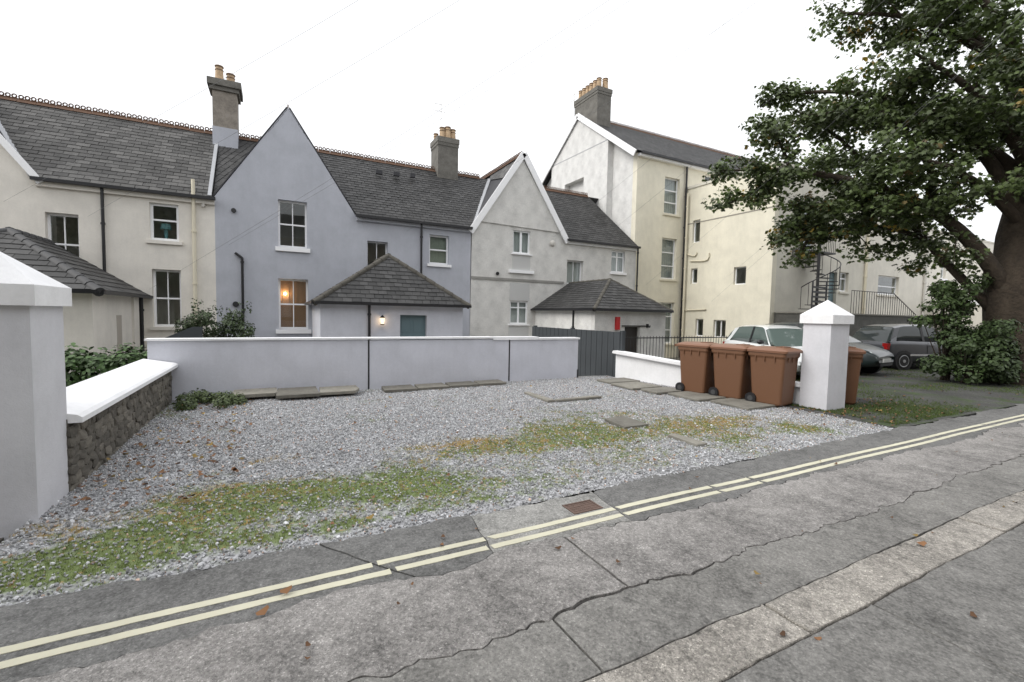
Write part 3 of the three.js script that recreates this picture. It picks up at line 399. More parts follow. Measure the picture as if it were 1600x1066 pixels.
{ // cream house
  const h = thing('cream_house', 'cream rendered terraced house with long weathered slate roof and black drainpipe', 'house', [-6, YB, ZF]);
  const W = [[-5.6, 2.45, -4.9, 4.13], [-3.3, 3.58, -2.59, 4.69], [-3.28, 0.98, -2.57, 2.72], [-9.2, 3.4, -8.2, 5.0]];
  M(h, 'front_wall', wallXY([[-11.4, YB], [-1.66, YB], [-1.66, 5.0], [-5.75, 5.0], [-8.1, 8.2], [-10.4, 5.0], [-11.4, 5.0]], W, ZF, 0.35), MAT.cream);
  windowZ(h, ...W[0], ZF, { frame: MAT.trim, recess: 0.16 }); windowZ(h, ...W[1], ZF, { frame: MAT.upvc, cols: [], rows: [0.56], fw: 0.07, sillMat: MAT.cream, recess: 0.1 }); windowZ(h, ...W[2], ZF, { recess: 0.17, sillMat: MAT.cream }); windowZ(h, ...W[3], ZF, {});
  shell(h, -11.4, -1.66, 5.0, MAT.cream);
  slates(h, [[-5.83, 5.0, ZF + 0.12], [-1.72, 5.0, ZF + 0.12], [-1.72, YR, ZR], [-7.86, YR, ZR]], { w: 0.33, e: 0.19, mats: slateOld });
  gableRoof(h, -5.83, -10.4, -8.1, 5.0, 8.25, { w: 0.3, e: 0.19 }, true, false); slates(h, [[-10.4, 5, ZF], [-12, YR, ZR], [-8.1, 8.25, -21.7], [-8.1, 8.25, ZF]], { w: 0.3, e: 0.19 });
  M(h, 'valley_strip', beam([-5.8, 5.06, ZF + 0.05], [-7.84, YR + 0.07, ZR], 0.16, 0.03), MAT.lead); M(h, 'party_flashing', beam([-1.78, 5.05, ZF + 0.1], [-1.78, YR + 0.03, ZR], 0.1, 0.07), MAT.lead);
  M(h, 'bargeboard', beam([-5.62, 4.88, ZF + 0.1], [-8.1, 8.3, ZF + 0.1], 0.1, 0.15), MAT.trim);
  crest(h, [-7.86, YR, ZR], [-1.75, YR, ZR]); gutter(h, [-5.8, 4.97, ZF + 0.17], [-1.62, 4.97, ZF + 0.17]); M(h, 'fascia', bx(-5.75, 4.80, ZF + 0.002, -1.66, 4.94, ZF + 0.09), MAT.cream);
  downpipe(h, -4.35, 1.9, 4.95, ZF + 0.09); downpipe(h, -2.2, 0.3, 5.5, ZF + 0.08, MAT.pipeCream, 0.05);
  for (const [x, y] of [[-1.95, 4.75], [-2.2, 2.75]]) M(h, 'bracket', [cyl(x, y - 0.05, y + 0.05, ZF + 0.08, 0.03), bx(x - 0.05, y - 0.02, ZF, x + 0.05, y + 0.02, ZF + 0.1)], MAT.pipeGrey);
  const lamp = M(h, 'table_lamp', [cyl(-2.98, 3.66, 4.0, ZF - 0.42, 0.05, 0.05, 12), cyl(-2.98, 3.98, 4.14, ZF - 0.42, 0.15, 0.12, 14)], mat(0.14, 0.3, 0.33, 0.6));
}
{ // lavender house
  const h = thing('lavender_house', 'pale lavender rendered house with tall plain pointed gable', 'house', [2.5, YB, ZF]);
  const W = [[0.11, 3.67, 0.99, 5.23], [0.1, 0.91, 1.01, 2.62], [2.98, 2.6, 3.71, 4.13], [5.29, 3.46, 6.08, 4.58], [5.45, 0.9, 6.05, 2.05]];
  M(h, 'front_wall', wallXY([[-1.66, YB], [7.0, YB], [7.0, 4.96], [2.58, 4.96], [0.54, 8.12], [0.44, 8.25], [0.34, 8.12], [-1.66, 5.08]], W, ZF, 0.35), MAT.lav);
  windowZ(h, ...W[0], ZF, { recess: 0.16, sillH: 0.14 }); windowZ(h, ...W[1], ZF, { recess: 0.16, sillH: 0.14, curtain: MAT.blind }); windowZ(h, ...W[2], ZF, { recess: 0.2, rows: [], sill: false, fw: 0.04 }); windowZ(h, ...W[3], ZF, { recess: 0.12, cols: [], curtain: mat(0.25, 0.27, 0.22, 0.9) }); windowZ(h, ...W[4], ZF, { recess: 0.14, cols: [] });
  { // lit lamp behind the lower sash
    const b = M(h, 'lamp_bulb', new THREE.SphereGeometry(0.035, 12, 8).translate(0.3, 2.12, ZF - 0.24), new THREE.MeshStandardMaterial({ color: 0xffffff, emissive: C3(1, 0.75, 0.45), emissiveIntensity: 40 })); const l = new THREE.PointLight(C3(1, 0.72, 0.42), 0.1, 0, 2); l.position.set(0.3, 2.12, ZF - 0.24); l.castShadow = true; scene.add(l); }
  shell(h, -1.65, 7.0, 5.0, MAT.lav);
  slates(h, [[-1.70, 5.02, ZF], [0.2, YR, ZR], [-1.70, YR, ZR]], { w: 0.26, e: 0.17 });
  slates(h, [[2.6, 4.98, ZF + 0.14], [6.96, 4.98, ZF + 0.14], [8.99, YR, ZR], [0.68, YR, ZR]], { w: 0.26, e: 0.165, clips: 0.45 });
  gableRoof(h, -1.66, 2.56, 0.44, 5.02, 8.2, { w: 0.26, e: 0.17 });
  M(h, 'verge_cap', [beam([-1.74, 5.02, ZF - 0.17], [0.4, 8.26, ZF - 0.17], 0.36, 0.03), beam([2.62, 4.96, ZF - 0.17], [0.48, 8.26, ZF - 0.17], 0.36, 0.03)], MAT.deck);
  crest(h, [-1.2, YR, ZR], [0.1, YR, ZR]); crest(h, [0.7, YR, ZR], [8.5, YR, ZR]);
  chimney(h, -1.88, -1.14, -20.2, -19.35, 6.7, 9.55, [[-1.68, -19.6, 0.55, 0.13], [-1.36, -19.95, 0.5, 0.14]], MAT.stack, { render: 1.25, over: 0.14, capMat: MAT.stackGrey });
  chimney(h, 6.35, 7.28, -20.5, -19.5, 6.8, 9.25, [[6.5, -20.3, 0.35, 0.1], [6.62, -19.75, 0.45, 0.13], [6.85, -19.7, 0.5, 0.13], [7.1, -19.75, 0.45, 0.13]], MAT.stackGrey, { over: 0.04 });
  gutter(h, [2.55, 4.95, ZF + 0.2], [6.98, 4.95, ZF + 0.2]); M(h, 'fascia', bx(2.6, 4.80, ZF + 0.002, 6.98, 4.93, ZF + 0.1), MAT.lav); downpipe(h, 4.95, 2.4, 4.92, ZF + 0.09); downpipe(h, -0.93, YB, 3.2, ZF + 0.08); M(h, 'pipe_elbow', beam([-0.93, 3.2, ZF + 0.08], [-1.12, 3.36, ZF + 0.02], 0.07, 0.07), MAT.black);
  M(h, 'vent', [new THREE.CylinderGeometry(0.07, 0.07, 0.06, 16).rotateX(Math.PI / 2).translate(-1.15, 4.7, ZF + 0.03), new THREE.CylinderGeometry(0.09, 0.09, 0.06, 16).rotateX(Math.PI / 2).translate(-1.13, 1.72, ZF + 0.03)], MAT.blackRail);
  M(h, 'roof_vent', [bx(3.6, 7.05, -19.0, 3.85, 7.2, -18.85), bx(4.3, 7.1, -19.05, 4.55, 7.25, -18.9), bx(5.0, 7.15, -19.1, 5.2, 7.32, -18.95)], MAT.deck); M(h, 'aerial', [cyl(6.7, 9.25, 11.0, -20.2, 0.012, 0.012, 6), bx(6.3, 10.6, -20.205, 6.9, 10.615, -20.19), bx(6.4, 10.9, -20.205, 6.8, 10.915, -20.19)], MAT.pipeGrey);
}
{ // grey roughcast house
  const h = thing('grey_house', 'grey roughcast house with white bargeboards on its pointed gable', 'house', [11, YB, ZF]);
  const W = [[8.91, 4.15, 9.74, 5.12], [8.83, 1.15, 9.69, 2.14], [11.68, 2.0, 12.57, 4.07], [14.2, 3.67, 15.03, 4.7]];
  M(h, 'front_wall', wallXY([[7.0, YB], [15.72, YB], [15.72, 4.92], [11.5, 4.92], [9.3, 8.12], [7.05, 4.95]], W, ZF, 0.35), MAT.grey);
  M(h, 'gable_panel', wallXY([[7.35, 5.3], [11.27, 5.22], [9.3, 8.05]], [], ZF + 0.05, 0.048), MAT.grey);
  M(h, 'string_course', [bx(7.03, 2.98, ZF + 0.002, 11.5, 3.08, ZF + 0.035)], mat(0.35, 0.345, 0.33, 0.95, { map: roughcastTex }));
  for (const q of [bx(8.9, 3.45, ZF + 0.002, 9.75, 4.05, ZF + 0.012), bx(8.8, 2.16, ZF + 0.002, 9.75, 2.9, ZF + 0.012), bx(8.78, 0.55, ZF + 0.002, 9.75, 1.05, ZF + 0.012)]) M(h, 'window_panel', q, MAT.panel); M(h, 'stone_sill', [bx(8.72, 3.32, ZF, 9.92, 3.45, ZF + 0.1), bx(8.66, 0.42, ZF, 9.85, 0.55, ZF + 0.1)], MAT.trim);
  const net = mat(0.5, 0.5, 0.5, 0.95); windowZ(h, ...W[0], ZF, { frame: MAT.upvc, rows: [], bar: 0.05, recess: 0.06, sillH: 0.05, curtain: net }); windowZ(h, ...W[1], ZF, { frame: MAT.upvc, rows: [0.72], bar: 0.04, recess: 0.06, sillH: 0.05, curtain: net }); windowZ(h, ...W[2], ZF, { recess: 0.16, curtain: net, frame: MAT.trim }); windowZ(h, ...W[3], ZF, { frame: MAT.upvc, rows: [0.72], bar: 0.04, recess: 0.1, curtain: net });
  shell(h, 7.02, 15.72, 4.95, MAT.grey);
  gableRoof(h, 6.98, 11.53, 9.3, 4.98, 8.27, { w: 0.26, e: 0.17, mats: slateOld });
  slates(h, [[11.5, 4.96, ZF + 0.12], [15.76, 4.96, ZF + 0.12], [14.72, YR, ZR], [9.6, YR, ZR]], { w: 0.26, e: 0.165 }); slates(h, [[15.76, 4.96, ZF + 0.12], [15.76, 4.96, ZB], [14.72, YR, ZR]], { w: 0.26, e: 0.165 });
  M(h, 'bargeboard', beam([6.93, 4.82, ZF + 0.12], [9.3, 8.3, ZF + 0.12], 0.06, 0.24), MAT.trim); M(h, 'bargeboard', beam([11.6, 4.82, ZF + 0.12], [9.3, 8.3, ZF + 0.12], 0.06, 0.24), MAT.trim);
  M(h, 'valley_strip', beam([7.0, 5.03, ZF + 0.1], [9.0, YR + 0.06, ZR], 0.14, 0.03), MAT.lead); crest(h, [9.7, YR, ZR], [14.7, YR, ZR]);
  gutter(h, [11.55, 4.93, ZF + 0.18], [15.8, 4.93, ZF + 0.18]); downpipe(h, 15.74, YB, 4.9, ZF + 0.1); M(h, 'fascia', bx(11.6, 4.78, ZF + 0.002, 15.7, 4.9, ZF + 0.09), MAT.trim);
  M(h, 'vent', [new THREE.CylinderGeometry(0.07, 0.07, 0.05, 14).rotateX(Math.PI / 2).translate(8.2, 3.25, ZF + 0.03)], MAT.black); M(h, 'alarm_box', new THREE.SphereGeometry(0.13, 12, 8).scale(1, 1, 0.5).translate(10.85, 4.72, ZF + 0.05), MAT.pipeGrey);
}
// ---------- outbuildings ----------
function hipOut(name, label, x0, x1, zf, zb, ye, ridge, apexZ, m, o) { // lean block with hipped slate roof in front of its house
  const t = thing(name, label, 'outbuilding', [(x0 + x1) / 2, YB - (o.drop || 0), (zf + zb) / 2]), e = 0.16, xa = o.xa ?? (x0 + x1) / 2, yb = YB - (o.drop || 0);
  M(t, 'front_wall', wallXY([[x0, yb], [x1, yb], [x1, ye], [x0, ye]], o.holes || [], zf, 0.22), m);
  M(t, 'side_wall', [bx(x0, yb, zb, x0 + 0.2, ye, zf - 0.221), bx(x1 - 0.2, yb, zb, x1, ye, zf - 0.221)], o.side || m);
  const R0 = [x0 - e, ye, zf + e], R1 = [x1 + e, ye, zf + e], A = [xa, ridge, apexZ], B = [xa, ridge, zb], L = [x0 - e, ye, zb], Q = [x1 + e, ye, zb], s = { w: o.sw || 0.27, e: o.se || 0.2, t: 0.011, single: true, mats: o.mats };
  const rf = sub('roof', t); slates(rf, [R0, R1, A], s); slates(rf, [L, R0, A, B], { ...s, single: o.leftSingle ?? true }); slates(rf, [R1, Q, B, A], { ...s, single: o.rightSingle ?? false });
  hipTiles(rf, R0, A, o.hr || 0.075, o.hm); hipTiles(rf, R1, A, o.hr || 0.075, o.hm); hipTiles(rf, A, B, o.hr || 0.075, o.hm);
  M(t, 'gutter', [beam([R0[0], ye - 0.03, R0[2] + 0.04], [R1[0], ye - 0.03, R1[2] + 0.04], 0.1, 0.08), beam([R0[0] - 0.03, ye - 0.03, R0[2]], [L[0] - 0.03, ye - 0.03, zb], 0.1, 0.08), beam([R1[0] + 0.03, ye - 0.03, R1[2]], [Q[0] + 0.03, ye - 0.03, zb], 0.1, 0.08)], MAT.black);
  M(t, 'soffit', bx(x0 - e, ye - 0.06, zb, x1 + e, ye - 0.02, zf + e), MAT.trim);
  return t;
}
{ const t = hipOut('lavender_outbuilding', 'small lavender outbuilding with hipped slate roof, teal door and lantern', 1.13, 5.45, -14, ZF, 1.82, 3.4, -15.1, MAT.wallWhite, { holes: [[3.4, -0.55, 4.24, 1.48]], sw: 0.26, se: 0.165, hr: 0.09, xa: 3.28 });
  const d = sub('door', t); M(d, 'leaf', bx(3.4, YB, -14.2, 4.24, 1.48, -14.15), MAT.door); const p = []; for (const [a, b] of [[3.47, 3.79], [3.85, 4.17]]) for (const [c, e] of [[-0.4, 0.3], [0.4, 0.85], [0.95, 1.4]]) p.push(bx(a, c, -14.15, a + 0.04, e, -14.135), bx(b - 0.04, c, -14.15, b, e, -14.135), bx(a + 0.04, c, -14.15, b - 0.04, c + 0.04, -14.135), bx(a + 0.04, e - 0.04, -14.15, b - 0.04, e, -14.135)); M(d, 'moulding', p, MAT.door);
  downpipe(t, 2.47, YB, 1.78, -13.93); const l = sub('wall_lantern', t); M(l, 'lantern_frame', [new THREE.ConeGeometry(0.09, 0.09, 6).translate(2.84, 1.43, -13.88), cyl(2.84, 1.17, 1.2, -13.88, 0.06, 0.06, 6), bx(2.82, 1.24, -14, 2.86, 1.28, -13.94)], MAT.black); M(l, 'lantern_glass', cyl(2.84, 1.2, 1.385, -13.88, 0.05, 0.075, 6), new THREE.MeshStandardMaterial({ color: 0xffffff, emissive: C3(1, 0.72, 0.42), emissiveIntensity: 0.7 }));
  const pl = new THREE.PointLight(C3(1, 0.7, 0.4), 0.05, 0, 2); pl.position.set(2.84, 1.29, -13.88); pl.castShadow = true; scene.add(pl);
}
{ const t = hipOut('cream_outbuilding', 'cream outbuilding with hipped slate roof and fat rounded hip tiles', -8.4, -3.5, -12.9, ZF, 1.9, 3.3, -15.0, MAT.cream, { sw: 0.42, se: 0.24, hr: 0.1, xa: -5.5, leftSingle: false, rightSingle: true, hm: mat(0.05, 0.05, 0.052, 0.7) });
  M(t, 'pilaster', [bx(-3.5, YB, -16.4, -3.44, 1.84, -15.9)], MAT.cream); M(t, 'niche', bx(-3.5, YB, -14.95, -3.492, 1.35, -14.55), mat(0.42, 0.38, 0.33, 0.9)); downpipe(t, -3.42, YB, 1.85, -16.55, MAT.black, 0.05); }
{ const t = hipOut('grey_outbuilding', 'grey roughcast outbuilding with slate hipped roof and red alarm box by its dark doorway', 10.07, 13.5, -13, ZF, 1.82, 3.03, -14.4, MAT.grey, { holes: [[11.45, -0.95, 12.2, 1.18]], drop: 0.4, side: MAT.greyWhite, sw: 0.25, se: 0.17, xa: 11.85, leftSingle: false });
  M(t, 'door', bx(11.45, -0.95, -13.2, 12.2, 1.18, -13.15), MAT.darkDoor); M(t, 'lintel', bx(11.3, 1.2, -12.998, 12.7, 1.24, -12.96), MAT.blackRail); M(t, 'alarm_box', bx(10.98, 1.08, -13, 11.16, 1.55, -12.92), mat(0.5, 0.02, 0.02, 0.4)); M(t, 'wall_light', [bx(12.5, 1.16, -13, 12.54, 1.3, -12.9), cyl(12.52, 1.16, 1.22, -12.86, 0.05, 0.02, 8)], MAT.black); downpipe(t, 10.05, -0.9, 1.8, -14.3); }
// ---------- tall block ----------
{ const h = thing('tall_block', 'tall white gabled block with cream rear wall and big multi-pot chimney', 'house', [22, YB, -20]); const X = 15.79, ZC = -17.4, E = 9.6, RZ = -21.95, RY = 12.95, BZ = -26.5;
  M(h, 'gable_wall', wallZY([[BZ, YB], [ZC - 0.302, YB], [ZC - 0.302, E + 0.1], [RZ, RY - 0.12], [BZ, E - 0.1]], [], X, 0.3), MAT.gable);
  M(h, 'chimney_breast', wallZY([[-24.7, YB], [-19.24, YB], [-19.24, 10.74], [ZC - 0.6, 10.0], [RZ, RY - 0.15], [-24.7, 10.9]].map(([z, y]) => [z, y]), [[-23.2, 7.0, -21.3, 9.35]], X - 0.36, 0.355), MAT.gable);
  M(h, 'flashing_line', beam([X - 0.365, 10.84, -24.7], [X - 0.365, 10.74, -19.24], 0.01, 0.04), MAT.lead);
  const W = [[17.66, 6.89, 18.7, 8.73], [17.62, 3.56, 18.66, 5.65], [17.62, 0.2, 18.66, 2.35], [20.55, 8.45, 21.3, 9.3], [23.5, 8.45, 24.3, 9.3]];
  M(h, 'rear_wall', wallXY([[X, YB], [38, YB], [38, E], [X, E]], W, ZC, 0.3), MAT.yellow); W.forEach((w, i) => windowZ(h, ...w, ZC, { cols: [], rows: i < 3 ? [0.33, 0.66] : [], recess: 0.14, sillMat: MAT.yellow, curtain: i < 3 ? mat(0.33, 0.34, 0.34, 0.9) : undefined }));
  M(h, 'far_wall', [bx(X + 0.31, YB, BZ, 38, E, BZ + 0.3), bx(37.7, YB, BZ + 0.31, 38, E, ZC - 0.31)], MAT.yellow);
  slates(h, [[X - 0.42, E, ZC + 0.2], [38.2, E, ZC + 0.2], [38.2, RY, RZ], [X - 0.42, RY, RZ]], { w: 0.32, e: 0.24 });
  { const b = [V(X - 0.42, E, BZ - 0.2), V(38.2, E, BZ - 0.2), V(38.2, RY, RZ), V(X - 0.42, E, BZ - 0.2), V(38.2, RY, RZ), V(X - 0.42, RY, RZ)]; const g = new THREE.BufferGeometry().setFromPoints(b); g.computeVertexNormals(); M(h, 'far_roof', g, slateMats[0]); }
  M(h, 'bargeboard', beam([X - 0.45, E - 0.2, ZC + 0.3], [X - 0.45, RY - 0.04, RZ], 0.06, 0.3), MAT.trim); M(h, 'bargeboard', beam([X - 0.45, E - 0.2, BZ - 0.3], [X - 0.45, RY - 0.04, RZ], 0.06, 0.3), MAT.trim);
  crest(h, [17, RY, RZ], [38, RY, RZ]); gutter(h, [X, E - 0.06, ZC + 0.28], [38, E - 0.06, ZC + 0.28]); M(h, 'eave_board', bx(X, E - 0.2, ZC + 0.002, 38, E - 0.08, ZC + 0.2), MAT.trim);
  const pots = []; for (let i = 0; i < 6; i++) pots.push([X + 0.32, -22.75 + i * 0.34, 0.55, 0.14]); pots.push([X + 0.75, -21.05, 0.62, 0.16]); chimney(h, X + 0.05, X + 1.0, -22.95, -20.8, 11.5, 14.2, pots, MAT.stackGrey, { over: 0.05 });
  M(h, 'aerial', [cyl(X + 0.1, 13.2, 14.9, -23.1, 0.015, 0.015, 6), bx(X, 14.6, -23.4, X + 0.02, 14.62, -22.9), bx(X, 14.3, -23.35, X + 0.02, 14.32, -22.95)], MAT.pipeGrey);
  downpipe(h, 19.08, YB, 9.5, ZC + 0.1, MAT.black, 0.05); downpipe(h, 19.02, 0.5, 8.0, ZC + 0.28, MAT.pipeCream, 0.05);
}
{ const h = thing('cream_wing', 'cream flat-roofed rear wing with small white windows on its long side', 'house', [24, YB, -15]); const X = 19.19, ZE = -12.5, T = 8.25;
  const WS = [[-16.87, 5.44, -16.41, 6.58], [-16.87, 3.34, -16.46, 4.12], [-14.36, 3.16, -13.73, 3.98], [-16.45, 0.64, -15.97, 1.53], [-15.36, 0.64, -14.67, 1.49]];
  M(h, 'side_wall', wallZY([[-17.39, YB], [ZE, YB], [ZE, T], [-17.39, T]], WS, X, 0.3), MAT.yellow); WS.forEach((w, i) => windowX(h, ...w, X, { mid: i === 4 }));
  const WE = [[24.55, 3.0, 25.3, 3.95], [23.6, 1.87, 24.3, 3.9], [21.2, 4.7, 22.2, 6.8]]; M(h, 'end_wall', wallXY([[X + 0.301, YB], [26.8, YB], [26.8, T - 0.1], [X + 0.301, T - 0.1]], WE, ZE - 0.002, 0.3), MAT.endGrey); windowZ(h, ...WE[0], ZE, { frame: MAT.upvc, cols: [], rows: [0.68], sillMat: MAT.endGrey }); M(h, 'rear_door', bx(23.6, 1.87, ZE - 0.2, 24.3, 3.9, ZE - 0.15), MAT.door); M(h, 'balcony_door', bx(21.2, 4.7, ZE - 0.2, 22.2, 6.8, ZE - 0.15), mat(0.6, 0.66, 0.75, 0.4));
  M(h, 'roof_slab', bx(X - 0.05, T, -17.35, 26.9, T + 0.12, ZE + 0.05), MAT.endGrey); M(h, 'string_line', [bx(X - 0.015, 6.42, -17.3, X, 6.47, ZE), bx(X, 6.42, ZE + 0.001, 26.8, 6.47, ZE + 0.015)], mat(0.3, 0.28, 0.24, 0.9));
  M(h, 'waste_pipe', [tube([[X - 0.05, 4.5, -16.9], [X - 0.05, 4.5, -15.8], [X - 0.05, 4.8, -15.75]], 0.035, 8), tube([[X - 0.05, 4.9, -17.2], [X - 0.05, 4.75, -16.6], [X - 0.05, 4.9, -16.5]], 0.035, 8), tube([[X - 0.05, 1.95, -17.2], [X - 0.05, 2.0, -15.8]], 0.03, 8)], MAT.pipeCream);
  M(h, 'vent_box', bx(20.55, 4.4, ZE, 21.0, 4.75, ZE + 0.15), mat(0.08, 0.075, 0.07, 0.8)); downpipe(h, 26.72, 1.8, 8.0, ZE + 0.08, MAT.pipeCream, 0.06);
  const g = thing('cream_annex', 'pale cream annex with a wide white window above the stained retaining wall', 'house', [30, YB, -15]); const WA = [[28.1, 3.0, 30.3, 4.0], [35.2, 4.2, 35.9, 5.4]]; M(g, 'front_wall', wallXY([[26.802, YB], [50, YB], [50, 6.9], [33, 6.9], [33, 7.6], [26.802, 7.6]], WA, ZE + 0.02, 0.3), MAT.endCream); windowZ(g, ...WA[0], ZE + 0.02, { frame: MAT.upvc, cols: [], rows: [0.45], sillMat: MAT.endCream }); windowZ(g, ...WA[1], ZE + 0.02, { frame: MAT.upvc, cols: [] }); M(g, 'back_wall', bx(38.02, YB, -17.3, 49.69, 6.89, -17.05), MAT.endCream); M(g, 'side_wall', bx(49.7, YB, -17.3, 50, 6.9, ZE - 0.29), MAT.endCream); M(g, 'roof_slab', [bx(26.8, 7.6, -17.3, 33, 7.7, ZE + 0.05), bx(33, 6.9, -17.3, 50, 7.0, ZE + 0.05)], MAT.endGrey); downpipe(g, 33.1, 1.8, 6.9, ZE + 0.1, MAT.pipeGrey, 0.06);
}
{ const t = thing('retaining_wall', 'dark stained concrete retaining wall topped by thin black railings', 'wall', [25, 0, -11.7]); M(t, 'wall_body', bx(19.5, -0.5, -12.49, 31.2, 1.84, -11.2), MAT.plinth); M(t, 'coping', bx(19.45, 1.84, -12.48, 31.25, 1.9, -11.15), mat(0.2, 0.195, 0.18, 0.9, { map: stoneTex }));
  const r = sub('railing', t); for (let x = 23.2; x < 29.4; x += 0.22) { const d = x > 27 ? Math.max(0, (x - 27) * 0.42) : 0; M(r, 'bar', cyl(x, 1.9, 2.95 - d, -11.3, 0.012, 0.012, 6), MAT.blackRail); } M(r, 'top_rail', [beam([23.2, 2.95, -11.3], [27, 2.95, -11.3], 0.03, 0.03), beam([27, 2.95, -11.3], [29.4, 1.94, -11.3], 0.03, 0.03)], MAT.blackRail);
  const s = thing('spiral_stair', 'black metal spiral fire escape stair against the rear wing', 'stair', [22, 1.9, -11.75]); const cx = 21.3, cz = -11.75; M(s, 'pole', cyl(cx, 1.9, 6.0, cz, 0.06, 0.06, 12), MAT.blackRail);
  for (let i = 0; i < 13; i++) { const a = Math.PI * 0.9 + i * 0.42, y = 2.05 + i * 0.175, g = new THREE.BoxGeometry(0.75, 0.03, 0.26).translate(0.42, 0, 0).rotateY(a).translate(cx, y, cz); M(s, 'tread', g, MAT.blackRail); const ex = cx + Math.cos(a) * 0.8, ez = cz - Math.sin(a) * 0.8; M(s, 'baluster', cyl(ex, y, y + 0.95, ez, 0.012, 0.012, 6), MAT.blackRail); }
  { const pts = []; for (let i = 0; i < 13; i++) { const a = Math.PI * 0.9 + i * 0.42; pts.push([cx + Math.cos(a) * 0.8, 3.0 + i * 0.175, cz - Math.sin(a) * 0.8]); } M(s, 'handrail', tube(pts, 0.022, 6), MAT.blackRail); }
  M(s, 'landing', [bx(21, 4.6, -12.48, 22.9, 4.66, -11.9)], MAT.blackRail); for (let x = 21.05; x < 22.9; x += 0.14) M(s, 'baluster', cyl(x, 4.66, 5.6, -11.93, 0.012, 0.012, 6), MAT.blackRail); M(s, 'slatted_screen', (() => { const g = []; for (let i = 0; i < 5; i++) g.push(bx(19.75, 2.1 + i * 0.2, -11.1, 20.75, 2.18 + i * 0.2, -11.06)); g.push(bx(19.73, 1.9, -11.1, 19.77, 3.2, -11.05), bx(20.73, 1.9, -11.1, 20.78, 3.2, -11.05)); return g; })(), MAT.blackRail);
  const gr = thing('flat_roof_garage', 'low cream flat-roofed garage with white edge half hidden behind the tree trunk', 'garage', [37, 0, -9.8]); M(gr, 'garage_wall', bx(33.2, -0.4, -11.5, 44, 2.55, -8.5), MAT.endCream); M(gr, 'roof_edge', bx(33.1, 2.55, -11.6, 44.1, 2.8, -8.4), MAT.white); M(gr, 'garage_door', bx(35, 0, -8.498, 37.4, 2.1, -8.46), mat(0.3, 0.3, 0.28, 0.6));
}
{ // terrace across the road, behind the viewpoint: seen only in reflections and as blocked sky
  const h = thing('opposite_terrace', 'stone terrace across the road mirrored in the sash windows', 'house', [0, 0, 9]); const W = []; for (let x = -22; x < 28; x += 3.1) for (const y of [1.0, 4.3]) W.push([x, y, x + 1.1, y + 1.9]);
  const wall = wallXY([[-26, -0.5], [30, -0.5], [30, 7.6], [-26, 7.6]], W, 0, 0.3).rotateY(Math.PI).translate(4, 0, 7.5); M(h, 'front_wall', wall, paint(0.42, 0.37, 0.30)); M(h, 'back_wall', bx(-26, -0.5, 8.0, 30, 7.6, 8.2), MAT.interior); const rf = new THREE.BufferGeometry().setFromPoints([V(-26, 7.6, 7.3), V(30, 7.6, 7.3), V(30, 10, 10.5), V(-26, 7.6, 7.3), V(30, 10, 10.5), V(-26, 10, 10.5)]); rf.computeVertexNormals(); M(h, 'roof', rf, slateMats[0]);
  for (const [a, b, c, d] of W) M(h, 'window', [bx(4 - a, b, 7.62, 4 - c, d, 7.64), bx(4 - a - 0.06, b, 7.56, 4 - a, d, 7.62), bx(4 - c, b, 7.56, 4 - c + 0.06, d, 7.62), bx(4 - a, (b + d) / 2 - 0.03, 7.56, 4 - c, (b + d) / 2 + 0.03, 7.62)], MAT.trim);
}
